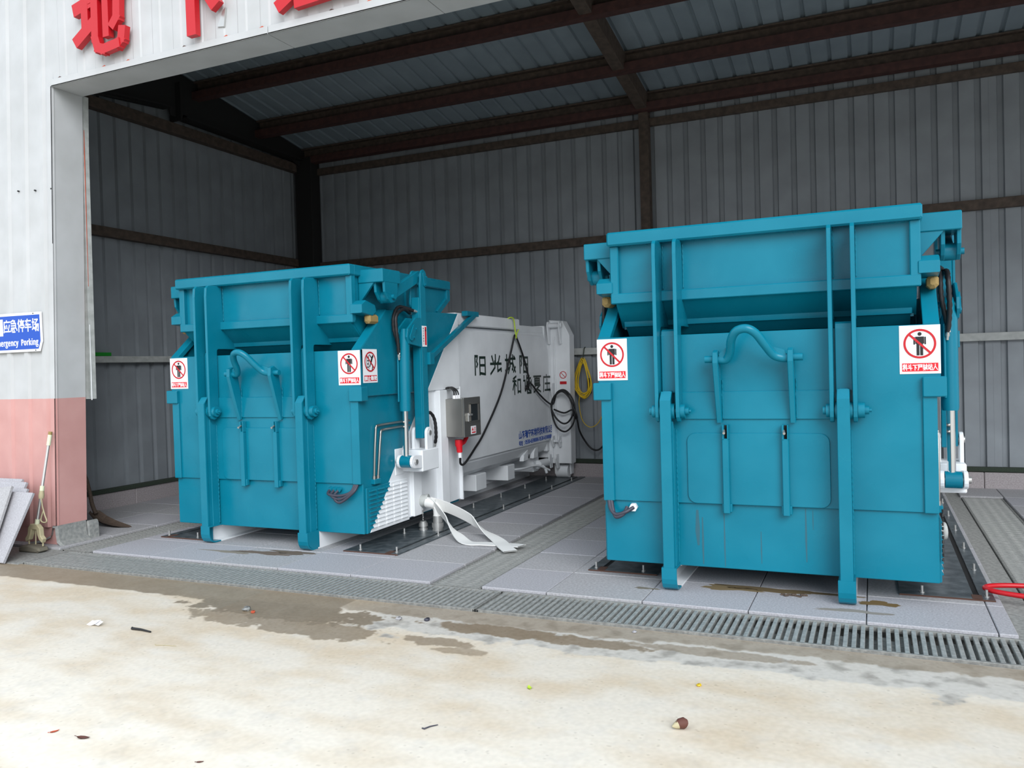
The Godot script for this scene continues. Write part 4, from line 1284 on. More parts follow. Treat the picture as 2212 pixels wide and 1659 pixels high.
func left_machine_extras(t: Node3D):
	# sticker round the corner and on the lever
	warning_board(t, frame(Vector3(1.1175, 1.640, -0.135), "x"), 0.225, 0.30, "climb", "禁止攀爬")
	var s := Shape.new()
	var xf := frame(Vector3(1.2735, 1.915, -0.851), "x")
	s.box(Vector3(0, 0, 0), Vector3(0.085, 0.20, 0.003), 0.0, xf)
	var o := obj("lever_sticker", s, M.board, t)
	s = Shape.new()
	s.rect(xf.translated_local(Vector3(0, 0, 0.0025)), 0.004, -0.085, 0.034, 0.09)
	obj("red_bar", s, M.sign_red, o)
	s = Shape.new()
	var w := xf.translated_local(Vector3(0, 0, 0.004))
	s.prism(P([0.007, 0.05, 0.031, 0.05, 0.019, 0.078]), w, 0.0005)
	for i in 7:
		write(s, ["料", "斗", "下", "严", "禁", "站", "人"][i], w.translated_local(Vector3(-0.03, 0.066 - 0.024 * i, -0.001)), 0.016, 0.014, 0.02, 0.002)
	obj("arrow", s, M.ink, o)
	# lettering on the container side
	s = Shape.new()
	var p := frame(Vector3(1.0695, 1.52, -2.32), "x")
	write(s, "阳光城阳", p, 0.225, 0.30, 0.43, 0.030)
	obj("slogan", s, M.green_ink, t)
	s = Shape.new()
	write(s, "和谐夏庄", frame(Vector3(1.0695, 1.25, -3.39), "x"), 0.225, 0.26, 0.345, 0.027)
	obj("slogan", s, M.green_ink, t)
	s = Shape.new()
	write(s, "山东瑞宁环境科技有限公司", frame(Vector3(1.0695, 0.672, -3.535), "x"), 0.092, 0.085, 0.102, 0.0155)
	write(s, "电话", frame(Vector3(1.0695, 0.582, -3.535), "x"), 0.06, 0.05, 0.062, 0.01)
	obj("maker_lettering", s, M.blue_ink, t)
	latin("phone_lettering", ": 0530-6590006 0530-6590008", frame(Vector3(1.0695, 0.612, -4.19), "x"), 0.055, 0.98, M.blue_ink, t)
	# control box with window, handle and label
	s = Shape.new()
	s.bx(1.12, 1.345, 0.885, 1.28, -1.83, -1.46, 0.006)
	s.bx(1.06, 1.14, 0.93, 1.0, -1.75, -1.55, 0.0)
	s.bx(1.06, 1.14, 1.15, 1.2, -1.75, -1.55, 0.0)
	var bx_ := obj("control_box", s, M.steel, t)
	bx_.set_meta("label", "stainless steel control box with a window in its door")
	s = Shape.new()
	s.bx(1.345, 1.365, 0.88, 1.29, -1.84, -1.455, 0.004)
	obj("box_door", s, M.steel, bx_)
	s = Shape.new()
	s.bx(1.365, 1.368, 1.04, 1.22, -1.78, -1.60, 0.0)
	obj("window", s, M.glass, bx_)
	s = Shape.new()
	s.bx(1.366, 1.376, 1.035, 1.225, -1.79, -1.78, 0.0)
	s.bx(1.366, 1.376, 1.035, 1.225, -1.60, -1.59, 0.0)
	s.bx(1.366, 1.376, 1.217, 1.227, -1.79, -1.59, 0.0)
	s.bx(1.366, 1.376, 1.033, 1.043, -1.79, -1.59, 0.0)
	obj("window_frame", s, M.steel, bx_)
	s = Shape.new()
	s.bx(1.365, 1.385, 1.04, 1.13, -1.545, -1.52, 0.004)
	s.bx(1.38, 1.395, 1.10, 1.12, -1.60, -1.52, 0.004)
	obj("door_handle", s, M.zinc, bx_)
	s = Shape.new()
	var lf := frame(Vector3(1.366, 0.945, -1.66), "x")
	s.box(Vector3(0, 0, 0.001), Vector3(0.115, 0.085, 0.002), 0.0, lf)
	var lab := obj("warning_label", s, M.board, bx_)
	s = Shape.new()
	s.prism(P([-0.045, -0.005, -0.003, -0.005, -0.024, 0.034]), lf.translated_local(Vector3(0, 0, 0.002)), 0.0006)
	for i in 3:
		s.rect(lf.translated_local(Vector3(0, 0, 0.0025)), 0.008, 0.02 - 0.014 * i, 0.046, 0.026 - 0.014 * i)
	s.rect(lf.translated_local(Vector3(0, 0, 0.0025)), -0.045, -0.032, 0.045, -0.018)
	obj("print", s, M.sign_red, lab)
	s = Shape.new()
	for i in 3:
		s.cyl(Vector3(1.2, 1.275, -1.56 - 0.05 * i), Vector3(1.2, 1.315, -1.56 - 0.05 * i), 0.02, 8)
	obj("cable_gland", s, M.board, bx_)
	s = Shape.new()
	for i in 3:
		s.tube(spline([Vector3(1.2, 1.31, -1.56 - 0.05 * i), Vector3(1.195, 1.36, -1.56 - 0.04 * i), Vector3(1.15, 1.40, -1.54 - 0.03 * i), Vector3(1.07, 1.37, -1.53 - 0.03 * i)], 6), 0.008, 6)
	obj("box_wire", s, M.rubber, bx_)
	# hoses and drain fitting behind the lever
	coil_hose(t, [Vector3(1.09, 1.12, -1.06), Vector3(1.14, 1.16, -1.14), Vector3(1.16, 1.08, -1.20), Vector3(1.16, 0.93, -1.22), Vector3(1.13, 0.84, -1.25)], 0.017)
	s = Shape.new()
	for i in 6:
		s.cyl(Vector3(1.14, 0.225 - 0.02 * i, -0.945 + 0.006 * (i % 2)), Vector3(1.14, 0.21 - 0.02 * i, -0.945), 0.006, 6)
	obj("chain", s, M.zinc, t)
	s = Shape.new()
	s.tube([Vector3(1.14, 0.10, -0.945), Vector3(1.14, 0.075, -0.945), Vector3(1.14, 0.05, -0.945), Vector3(1.14, 0.045, -0.945), Vector3(1.14, 0.02, -0.945), Vector3(1.14, 0.0, -0.945)], [0.03, 0.045, 0.046, 0.03, 0.045, 0.03], 16)
	obj("coupling_cap", s, M.zinc, t)
	s = Shape.new()
	s.tube(spline([Vector3(0.95, 0.22, -4.28), Vector3(1.02, 0.24, -4.33), Vector3(1.08, 0.20, -4.36), Vector3(1.10, 0.13, -4.38)], 5), 0.02, 8)
	s.tube(spline([Vector3(0.95, 0.24, -4.0), Vector3(1.02, 0.26, -4.12), Vector3(1.06, 0.23, -4.28), Vector3(1.12, 0.16, -4.44)], 5), 0.016, 8)
	s.tube(spline([Vector3(0.9, 0.27, -3.5), Vector3(1.0, 0.26, -3.8), Vector3(1.0, 0.25, -4.25)], 5), 0.014, 8)
	s.cyl(Vector3(1.0, 0.25, -4.3), Vector3(1.0, 0.24, -4.66), 0.06, 14)
	obj("tail_hose", s, M.white, t)
	# small red print on the tail post
	var tp := frame(Vector3(1.25, 1.42, -4.715))
	s = Shape.new()
	s.rect(tp, -0.05, -0.09, 0.06, 0.12)
	var sg := obj("tail_sign", s, M.board, t)
	s = Shape.new()
	s.ring(tp.translated_local(Vector3(0.005, 0.045, 0.002)), 0.042, 0.052, 24)
	s.stroke(tp.translated_local(Vector3(0.005, 0.045, 0.002)), Vector2(-0.03, 0.03), Vector2(0.03, -0.03), 0.008)
	s.rect(tp.translated_local(Vector3(0, 0, 0.002)), -0.045, -0.085, 0.055, -0.045)
	obj("ring", s, M.red, sg)

func right_machine_extras(t: Node3D):
	var s := Shape.new()
	for i in 8:
		s.cyl(Vector3(1.185 - 0.009 * i, 0.29 - 0.018 * i + 0.002 * i * i, -0.96 + 0.005 * (i % 2)), Vector3(1.178 - 0.009 * i, 0.275 - 0.018 * i + 0.002 * i * i, -0.95), 0.005, 6)
	s.cyl(Vector3(1.105, 0.28, -0.93), Vector3(1.115, 0.275, -0.92), 0.016, 8)
	obj("chain", s, M.zinc, t)
	s = Shape.new()
	for i in 12:
		s.cyl(Vector3(1.112, 0.62 - 0.028 * i, -0.012 - 0.006 * (i % 2)), Vector3(1.112, 0.60 - 0.028 * i, -0.012), 0.006, 6)
	obj("chain", s, M.ink, t)
	# rust runs below the inspection door
	for q in [[-0.42, 0.30, 0.55, 0.016], [-0.235, 0.16, 0.54, 0.005], [0.30, 0.23, 0.59, 0.006], [0.345, 0.45, 0.58, 0.003], [0.01, 0.2, 0.42, 0.004], [-0.385, 0.17, 0.5, 0.007]]:
		s = Shape.new()
		s.prism(P([q[0] - q[3] * 0.5, q[2], q[0] + q[3] * 0.5, q[2], q[0] + q[3], lerpf(q[1], q[2], 0.5), q[0] + q[3] * 0.7, q[1], q[0] - q[3] * 0.2, q[1], q[0] - q[3], lerpf(q[1], q[2], 0.4)]), frame(Vector3(0, 0, -0.0042)), 0.0008)
		obj("rust_run", s, mat(Color(0.16, 0.37, 0.43), 0.6), t)

func red_letter(strokes: Array, label: String):
	# raised channel letter on short studs, standing off the ribbed sheet
	var s := Shape.new()
	var xf := frame(Vector3(0, 0, -5.365))
	for q in strokes:
		var w: float = q[0]
		for k in range(1, q.size() - 2, 2):
			s.stroke(xf, Vector2(q[k], q[k + 1]), Vector2(q[k + 2], q[k + 3]), w, 0.055)
	var o := obj("sign_letter", s, M.red)
	tag(o, label, "letter", "red raised letters over the opening")
	s = Shape.new()
	var a: Array = strokes[0]
	s.cyl(Vector3(a[1], a[2] - 0.02, -5.40), Vector3(a[1], a[2] - 0.02, -5.36), 0.008, 6)
	obj("stud", s, M.red, o)

func build_props():
	red_letter([[0.115, -6.60, 4.985, -6.40, 5.03], [0.085, -6.50, 5.30, -6.495, 4.76], [0.105, -6.60, 4.70, -6.42, 4.81], [0.09, -6.42, 5.05, -5.99, 5.12], [0.085, -6.365, 5.20, -6.37, 4.68, -6.34, 4.59, -6.27, 4.565, -6.10, 4.585, -6.055, 4.62, -6.04, 4.70], [0.075, -6.235, 5.35, -6.235, 4.70], [0.085, -6.085, 5.12, -6.10, 4.82, -6.15, 4.765]], "red raised letter over the opening, leftmost, with a low hook at its foot")
	red_letter([[0.10, -5.235, 5.25, -5.23, 4.53], [0.10, -5.62, 5.24, -4.86, 5.28], [0.11, -5.10, 4.90, -4.98, 4.72]], "red raised letter over the opening, one straight upright and a short side stroke")
	red_letter([[0.10, -4.44, 4.99, -4.10, 5.02], [0.08, -4.27, 5.25, -4.265, 4.64], [0.10, -4.29, 4.555, -4.10, 4.66], [0.085, -4.115, 4.54, -3.58, 4.57], [0.08, -4.05, 4.98, -3.62, 5.01], [0.08, -3.95, 4.9, -3.91, 4.70], [0.08, -3.70, 4.92, -3.79, 4.58], [0.08, -3.86, 5.25, -3.82, 5.10]], "red raised letter over the opening, rightmost, with two slanting feet")
	# parking sign on the left pier
	var ps := thing("parking_sign", "blue and white parking sign fixed to the white ribbed wall at left", "sign", Vector3(-7.78, 2.08, -5.376))
	var out := P([-0.46, -0.19, 0.435, -0.19, 0.475, -0.095, 0.47, 0.19, -0.46, 0.195])
	var s := Shape.new()
	s.prism(out, frame(Vector3.ZERO), 0.012, 0.003)
	obj("plate", s, M.board, ps)
	s = Shape.new()
	s.prism(P([-0.44, -0.165, 0.42, -0.165, 0.452, -0.09, 0.448, 0.165, -0.44, 0.17]), frame(Vector3(0, 0, 0.012)), 0.0012)
	obj("blue_field", s, M.sign_blue, ps)
	s = Shape.new()
	s.bx(-0.40, -0.085, -0.025, 0.14, 0.013, 0.0145, 0.0)
	obj("white_square", s, M.board, ps)
	s = Shape.new()
	var pf := frame(Vector3(0, 0, 0.0152))
	s.stroke(pf, Vector2(-0.232, -0.005), Vector2(-0.232, 0.11), 0.018)
	var arc := [Vector2(-0.232, 0.11), Vector2(-0.17, 0.112), Vector2(-0.145, 0.10), Vector2(-0.137, 0.08), Vector2(-0.145, 0.058), Vector2(-0.17, 0.047), Vector2(-0.232, 0.045)]
	for i in arc.size() - 1:
		s.stroke(pf, arc[i], arc[i + 1], 0.017)
	obj("letter_p", s, M.ink, ps)
	s = Shape.new()
	write(s, "应急停车场", frame(Vector3(-0.07, 0.01, 0.0142)), 0.115, 0.088, 0.1035, 0.0135)
	obj("lettering", s, M.board, ps)
	latin("english_lettering", "Emergency  Porking", frame(Vector3(0.10, -0.105, 0.0142)), 0.085, 0.645, M.board, ps)
	s = Shape.new()
	for q in [[-0.17, -0.178], [0.38, -0.178], [-0.17, 0.181], [0.36, 0.178]]:
		s.cyl(Vector3(q[0], q[1], 0.012), Vector3(q[0], q[1], 0.016), 0.006, 8)
	obj("rivet", s, M.ink, ps)
	# mop against the pink wall
	var mp := thing("mop", "cream squeeze mop with a steel pole leaning upright against the pink wall", "mop", Vector3(-7.30, -0.015, -5.21))
	s = Shape.new()
	s.cyl(Vector3(0.03, 0.28, 0.0), Vector3(0.078, 1.13, -0.14), 0.0125, 12)
	obj("pole", s, M.zinc, mp)
	s = Shape.new()
	s.cyl(Vector3(0.0707, 1.0, -0.119), Vector3(0.0764, 1.10, -0.135), 0.019, 12)
	obj("grip", s, M.cream, mp)
	for q in [[Vector3(0.0467, 0.575, -0.05), Vector3(0.049, 0.62, -0.056)], [Vector3(0.028, 0.255, 0.0), Vector3(0.033, 0.31, -0.005)]]:
		s = Shape.new()
		s.cyl(q[0], q[1], 0.021, 12)
		obj("collar", s, M.cream, mp)
	s = Shape.new()
	s.cyl(Vector3(0.0764, 1.10, -0.135), Vector3(0.078, 1.13, -0.14), 0.018, 12)
	obj("cap", s, M.wood, mp)
	s = Shape.new()
	s.tube([Vector3(0.043, 0.50, -0.042), Vector3(0.045, 0.53, -0.045), Vector3(0.0467, 0.575, -0.05)], [0.022, 0.026, 0.02], 12)
	s.tube(spline([Vector3(0.075, 0.51, -0.02), Vector3(0.10, 0.44, -0.01), Vector3(0.14, 0.36, 0.0), Vector3(0.165, 0.30, 0.0), Vector3(0.12, 0.285, 0.0), Vector3(0.085, 0.31, 0.0), Vector3(0.115, 0.40, -0.01)], 6), 0.0065, 6)
	obj("lever_slide", s, M.mop_beige, mp)
	s = Shape.new()
	s.prism(P([-0.035, 0.265, 0.06, 0.265, 0.10, 0.23, 0.105, 0.16, 0.135, 0.13, 0.12, 0.095, 0.085, 0.12, 0.06, 0.165, 0.05, 0.215, -0.015, 0.215, -0.03, 0.165, -0.055, 0.115, -0.10, 0.095, -0.115, 0.125, -0.075, 0.165, -0.065, 0.23]), frame(Vector3(-0.005, 0, -0.02)), 0.045, 0.005)
	s.cyl(Vector3(-0.095, 0.12, 0.0), Vector3(-0.09, 0.06, 0.0), 0.008, 8)
	s.cyl(Vector3(0.105, 0.12, 0.0), Vector3(0.10, 0.06, 0.0), 0.008, 8)
	s.cyl(Vector3(0.01, 0.24, 0.0), Vector3(0.0, 0.07, 0.0), 0.006, 8)
	obj("squeeze_frame", s, M.mop_beige, mp)
	s = Shape.new()
	s.prism(P([-0.19, 0.0, 0.06, 0.0, 0.10, 0.02, 0.09, 0.05, 0.03, 0.06, -0.06, 0.072, -0.13, 0.066, -0.19, 0.045]), frame(Vector3(0.02, 0, -0.05)), 0.11, 0.015)
	obj("sponge", s, M.sponge, mp)
	# old spade just inside the jamb
	var sp := thing("spade", "rusty brown spade leaning on the inner left wall behind the pink jamb", "spade", Vector3(-7.60, 0.012, -6.28))
	s = Shape.new()
	s.tube(spline([Vector3(-1.0, 1.28, -0.06), Vector3(-0.45, 0.62, -0.03), Vector3(-0.33, 0.40, -0.02), Vector3(-0.27, 0.22, -0.01), Vector3(-0.20, 0.12, 0.0)], 5), 0.021, 10)
	obj("handle", s, M.spade, sp)
	s = Shape.new()
	var rows := [[-0.26, 0.13, 0.02, 0.03], [-0.23, 0.105, 0.07, 0.04], [-0.14, 0.055, 0.085, 0.035], [0.0, 0.025, 0.085, 0.02], [0.14, 0.008, 0.075, 0.012], [0.25, 0.003, 0.05, 0.006], [0.32, 0.0, 0.012, 0.002]]
	for i in rows.size() - 1:
		var a: Array = rows[i]; var b: Array = rows[i + 1]
		for j in 6:
			var t0 := -1.0 + j / 3.0; var t1 := -1.0 + (j + 1) / 3.0
			var pa := Vector3(a[0], a[1] + a[3] * t0 * t0, a[2] * t0); var pb := Vector3(a[0], a[1] + a[3] * t1 * t1, a[2] * t1)
			var pc := Vector3(b[0], b[1] + b[3] * t1 * t1, b[2] * t1); var pd := Vector3(b[0], b[1] + b[3] * t0 * t0, b[2] * t0)
			s.quad_out(pa, pb, pc, pd, Vector3(a[0], -3, 0))
			var dn := Vector3(0, 0.008, 0)
			s.quad_out(pa - dn, pb - dn, pc - dn, pd - dn, Vector3(a[0], 3, 0))
	obj("blade", s, M.spade, sp)
	# granite offcuts leaning at far left
	var gl := ["pale granite slab leaning on the pink wall, hindmost of the stack", "pale granite slab leaning on the pink wall, second from the back of the stack", "pale granite slab leaning on the pink wall, third in the stack", "pale granite slab at the front of the leaning stack, its right edge nearest the mop"]
	var dims := [[-8.17, 0.755, -4.945, 0.0], [-8.03, 0.735, -4.895, 0.0], [-7.92, 0.68, -4.85, 0.0], [-7.72, 0.66, -4.77, 0.0]]
	for i in 4:
		var d: Array = dims[i]
		s = Shape.new()
		s.box(Vector3(0, d[1] / 2, 0), Vector3(1.21, d[1], 0.03), 0.004)
		var o := obj("granite_slab", s, M.granite)
		tag(o, gl[i], "stone slab", "granite slabs stacked at left")
		o.transform = Transform3D(Basis(Vector3.RIGHT, -0.49), Vector3(d[0], -0.013, d[2]))
	s = Shape.new()
	s.box(Vector3(0, 0.295, 0), Vector3(0.9, 0.585, 0.03), 0.004)
	var fs := obj("granite_slab", s, M.granite_b)
	tag(fs, "greyer granite slab leaning against the front of the stack, cut by the left frame edge", "stone slab", "granite slabs stacked at left")
	fs.transform = Transform3D(Basis(Vector3.RIGHT, -0.49) * Basis(Vector3(0, 0, 1), 0.16), Vector3(-7.70, -0.013 + 0.07, -4.735))
	# lay-flat hose from the left machine's coupling
	var hs := thing("drain_hose", "white flat hose from the left machine's coupling trailing over the slabs to the grate", "hose", Vector3(-4.02, 0.0, -6.98))
	for k in 2:
		s = Shape.new()
		var path: Array
		if k == 0:
			path = spline([Vector3(-0.02, 0.30, 0.0), Vector3(0.06, 0.28, 0.02), Vector3(0.19, 0.20, 0.08), Vector3(0.40, 0.09, 0.24), Vector3(0.60, 0.025, 0.40), Vector3(0.78, 0.022, 0.40), Vector3(0.98, 0.022, 0.38), Vector3(1.16, 0.03, 0.42)], 6)
		else:
			path = spline([Vector3(0.02, 0.295, -0.01), Vector3(0.2, 0.25, -0.02), Vector3(0.45, 0.17, 0.03), Vector3(0.70, 0.075, 0.16), Vector3(0.88, 0.035, 0.30), Vector3(1.02, 0.028, 0.48), Vector3(1.13, 0.02, 0.60)], 6)
		for i in path.size() - 1:
			var a: Vector3 = path[i]; var b: Vector3 = path[i + 1]
			var d := (b - a).normalized()
			# a broad band that lies flat on the floor and stands on edge where it hangs
			var flat_ := clampf(1.0 - (a.y - 0.03) / 0.12, 0.0, 1.0)
			var side := d.cross(Vector3.UP).normalized().lerp(Vector3.UP, 0.75 * (1.0 - flat_)).normalized()
			var b2: Vector3 = path[mini(i + 2, path.size() - 1)] - b
			var d2 := b2.normalized() if b2.length() > 1e-4 else d
			var flat2 := clampf(1.0 - (b.y - 0.03) / 0.12, 0.0, 1.0)
			var side2 := d2.cross(Vector3.UP).normalized().lerp(Vector3.UP, 0.75 * (1.0 - flat2)).normalized()
			var w := 0.058 if k == 0 else 0.062
			var nrm := side.cross(d).normalized() * 0.004
			var nrm2 := side2.cross(d2).normalized() * 0.004
			var c := (a + b) / 2
			s.quad_out(a - side * w + nrm, a + side * w + nrm, b + side2 * w + nrm2, b - side2 * w + nrm2, c)
			s.quad_out(a - side * w - nrm, a + side * w - nrm, b + side2 * w - nrm2, b - side2 * w - nrm2, c)
			s.quad_out(a - side * w + nrm, a - side * w - nrm, b - side2 * w - nrm2, b - side2 * w + nrm2, c)
			s.quad_out(a + side * w + nrm, a + side * w - nrm, b + side2 * w - nrm2, b + side2 * w + nrm2, c)
		obj("flat_tube", s, M.hose_white, hs)
	s = Shape.new()
	s.cyl(Vector3(-0.03, 0.30, 0.0), Vector3(0.07, 0.285, 0.0), 0.052, 16)
	s.tube(spline([Vector3(0.03, 0.29, -0.01), Vector3(0.07, 0.24, -0.02), Vector3(0.075, 0.16, -0.02)], 4), 0.042, 12)
	obj("cuff", s, M.hose_white, hs)
	s = Shape.new()
	s.tube([Vector3(0.075, 0.17, -0.02), Vector3(0.075, 0.10, -0.02), Vector3(0.075, 0.10, -0.02), Vector3(0.075, 0.06, -0.02), Vector3(0.075, 0.05, -0.02), Vector3(0.075, 0.024, -0.02)], [0.046, 0.046, 0.058, 0.058, 0.05, 0.056], 16)
	obj("end_coupling", s, M.zinc, hs)
	# power cable of the left machine
	var pc := thing("power_cable", "black power cable with a red plug hanging on the side of the left machine", "cable", Vector3(-4.11, 0.0, -7.75))
	var o3 := pc.position
	s = Shape.new()
	var run := [Vector3(-4.00, 0.66, -7.62), Vector3(-4.02, 0.60, -7.66), Vector3(-4.05, 0.575, -7.78), Vector3(-4.09, 0.60, -7.95), Vector3(-4.12, 0.70, -8.20), Vector3(-4.14, 0.86, -8.50), Vector3(-4.14, 1.29, -8.99), Vector3(-4.14, 1.75, -9.30), Vector3(-4.13, 1.98, -9.42), Vector3(-4.13, 2.0, -9.46), Vector3(-4.13, 1.95, -9.52), Vector3(-4.14, 1.71, -9.74), Vector3(-4.14, 1.45, -9.88), Vector3(-4.14, 1.33, -9.86), Vector3(-4.14, 1.33, -9.77), Vector3(-4.13, 1.39, -9.90), Vector3(-4.13, 1.24, -10.19), Vector3(-4.12, 1.11, -10.48), Vector3(-4.10, 1.08, -10.64), Vector3(-4.034, 1.234, -10.63), Vector3(-3.916, 1.265, -10.63), Vector3(-3.80, 1.122, -10.63), Vector3(-3.784, 0.90, -10.63), Vector3(-3.83, 0.769, -10.63), Vector3(-3.933, 0.692, -10.63), Vector3(-4.05, 0.756, -10.63), Vector3(-4.11, 0.93, -10.62), Vector3(-4.11, 1.10, -10.62), Vector3(-4.03, 1.22, -10.62), Vector3(-3.92, 1.25, -10.61), Vector3(-3.82, 1.11, -10.61), Vector3(-3.80, 0.95, -10.61), Vector3(-3.87, 0.83, -10.61), Vector3(-3.96, 0.81, -10.61), Vector3(-4.06, 0.90, -10.60), Vector3(-4.115, 1.05, -10.60), Vector3(-4.06, 1.19, -10.60), Vector3(-3.95, 1.25, -10.60), Vector3(-3.85, 1.17, -10.60), Vector3(-3.79, 1.03, -10.60), Vector3(-3.75, 0.94, -10.60), Vector3(-3.755, 0.87, -10.64), Vector3(-3.80, 0.90, -10.66), Vector3(-3.83, 0.99, -10.66), Vector3(-3.95, 0.95, -10.66), Vector3(-4.10, 1.0, -10.66)]
	for i in run.size():
		run[i] -= o3
	s.tube(spline(run, 6), 0.0125, 8)
	var tail := [Vector3(-3.81, 0.98, -10.64), Vector3(-3.77, 0.86, -10.68), Vector3(-3.80, 0.70, -10.85), Vector3(-3.782, 0.56, -10.98), Vector3(-3.696, 0.43, -11.02), Vector3(-3.594, 0.40, -11.02), Vector3(-3.50, 0.47, -11.02), Vector3(-3.40, 0.60, -11.02)]
	for i in tail.size():
		tail[i] -= o3
	s.tube(spline(tail, 6), 0.0125, 8)
	obj("cord", s, M.rubber, pc)
	s = Shape.new()
	var pp := Vector3(-4.0, 0.0, -7.60) - o3
	s.tube([pp + Vector3(0, 0.86, 0), pp + Vector3(0, 0.80, 0), pp + Vector3(0, 0.79, -0.003), pp + Vector3(0, 0.73, -0.01), pp + Vector3(0, 0.725, -0.01)], [0.042, 0.042, 0.034, 0.03, 0.026], 14)
	s.tube(spline([pp + Vector3(0, 0.82, -0.02), pp + Vector3(0.01, 0.82, -0.08), pp + Vector3(0.01, 0.85, -0.13), pp + Vector3(0.01, 0.875, -0.16)], 4), 0.022, 10)
	obj("plug", s, M.sign_red, pc)
	s = Shape.new()
	s.cyl(pp + Vector3(0, 0.73, -0.01), pp + Vector3(0, 0.67, -0.015), 0.02, 10)
	obj("strain_relief", s, M.board, pc)
	s = Shape.new()
	var tie := [Vector3(-4.16, 2.21, -9.30), Vector3(-4.13, 2.225, -9.33), Vector3(-4.12, 2.20, -9.40), Vector3(-4.12, 2.05, -9.44), Vector3(-4.12, 1.97, -9.46), Vector3(-4.13, 2.02, -9.50), Vector3(-4.12, 2.08, -9.54)]
	for i in tie.size():
		tie[i] -= o3
	s.tube(spline(tie, 6), 0.009, 6)
	obj("tie", s, M.lime, pc)
	# yellow cord coiled on the back wall
	var yc := thing("yellow_cord", "coil of thin yellow cord hanging from the back wall girt between the machines", "cord", Vector3(-3.78, 1.4, -11.03))
	s = Shape.new()
	var turn := []
	for i in 9 * 12 + 1:
		var a := TAU * i / 12.0
		var k := i / 12.0
		var rx := 0.118 + 0.03 * sin(k * 2.1)
		var yy := cos(a)
		turn.append(Vector3(sin(a) * rx * (0.55 + 0.45 * clampf(0.6 - yy, 0.0, 1.0)) + 0.012 * sin(k * 3.0), yy * (0.25 + 0.035 * sin(k * 1.7)) + 0.02 - 0.01 * cos(k * 2.6), 0.012 + 0.012 * sin(k * 4.1)))
	s.tube(spline(turn, 2), 0.0062, 6)
	s.tube(spline([Vector3(-0.06, -0.22, 0.0), Vector3(-0.075, -0.36, 0.0), Vector3(-0.03, -0.58, 0.0), Vector3(0.075, -0.675, 0.0), Vector3(0.19, -0.63, 0.0), Vector3(0.28, -0.49, 0.0)], 6), 0.006, 6)
	obj("cord", s, M.yellow, yc)
	s = Shape.new()
	s.tube(spline([Vector3(0.0, 0.27, 0.02), Vector3(0.01, 0.35, 0.0), Vector3(0.02, 0.44, -0.01), Vector3(0.02, 0.46, -0.06)], 4), 0.007, 6)
	obj("hanging_tie", s, M.moss, yc)
	s = Shape.new()
	s.bx(0.04, 0.095, -0.20, 0.02, -0.06, -0.01, 0.006)
	var hb := obj("handset", s, M.ink)
	hb.position = yc.position + Vector3(0, 0, -0.02)
	tag(hb, "small black box on the back wall behind the yellow cord coil", "box")
	# red hose lying at the right edge of the frame
	s = Shape.new()
	var loop := []
	for i in 25:
		var a := 0.7 + (TAU - 1.4) * i / 24.0
		loop.append(Vector3(cos(a) * 0.46, 0.031 + 0.025 * sin(a * 0.5), -sin(a) * 0.16))
	loop.append(Vector3(0.9, 0.03, 0.06)); loop.append(Vector3(1.6, 0.03, 0.2))
	s.tube(spline(loop, 3), 0.0165, 10)
	var rh := obj("red_hose", s, M.red)
	rh.position = Vector3(1.10, 0.006, -6.13)
	tag(rh, "loop of red hose lying across the plate and grate at the right edge", "hose")
	# green tape on the left wall girt
	s = Shape.new()
	s.bx(-0.30, 0.30, 0.0, 0.045, -0.03, 0.03, 0.004)
	var gt := obj("green_strip", s, M.green)
	gt.transform = Transform3D(Basis(Vector3.UP, PI / 2), Vector3(-8.655, 1.886, -6.95))
	tag(gt, "short bright green strip lying on the left wall girt", "strip")
	build_litter()

func pebble(at: Vector3, r: float, m: Material, label: String, category: String, seed_: int, called: String, group := ""):
	var s := Shape.new()
	var rng := RandomNumberGenerator.new()
	rng.seed = seed_
	var rings := []
	for i in 5:
		var row := []
		for j in 8:
			var a := TAU * j / 8.0; var b := PI * i / 4.0
			var q := r * (0.8 + 0.4 * rng.randf())
			row.append(Vector3(cos(a) * sin(b) * q, cos(b) * q * 0.6, sin(a) * sin(b) * q) + Vector3(0, r * 0.4, 0))
		rings.append(row)
	for i in 4:
		for j in 8:
			s.quad_out(rings[i][j], rings[i][(j + 1) % 8], rings[i + 1][(j + 1) % 8], rings[i + 1][j], Vector3(0, r * 0.4, 0))
	var o := obj(called, s, m)
	o.position = at
	tag(o, label, category, group)

func leaf(at: Vector3, size: float, turn: float, m: Material, label: String):
	# a curled dry leaf: two bent halves with a midrib
	var s := Shape.new()
	var prof := [[-1.0, 0.0], [-0.6, 0.32], [-0.1, 0.42], [0.4, 0.3], [0.8, 0.1], [1.0, 0.0]]
	for i in prof.size() - 1:
		for k in [-1.0, 1.0]:
			var a: Array = prof[i]; var b: Array = prof[i + 1]
			var h := 0.35
			var pa := Vector3(a[0], 0.25 * a[0] * a[0], 0); var pb := Vector3(b[0], 0.25 * b[0] * b[0], 0)
			var qa := pa + Vector3(0, h * a[1], k * a[1]); var qb := pb + Vector3(0, h * b[1], k * b[1])
			s.quad_out(pa * size, pb * size, qb * size, qa * size, Vector3(0, -1, 0))
			var dn := Vector3(0, -0.0012, 0)
			s.quad_out(pa * size + dn, pb * size + dn, qb * size + dn, qa * size + dn, Vector3(0, 1, 0))
	s.cyl(Vector3(-size * 1.3, size * 0.3, 0), Vector3(-size, size * 0.25, 0), 0.0015, 5)
	var o := obj("dry_leaf", s, m)
	o.position = at
	o.rotation.y = turn
	tag(o, label, "leaf", "dry leaves on the yard")

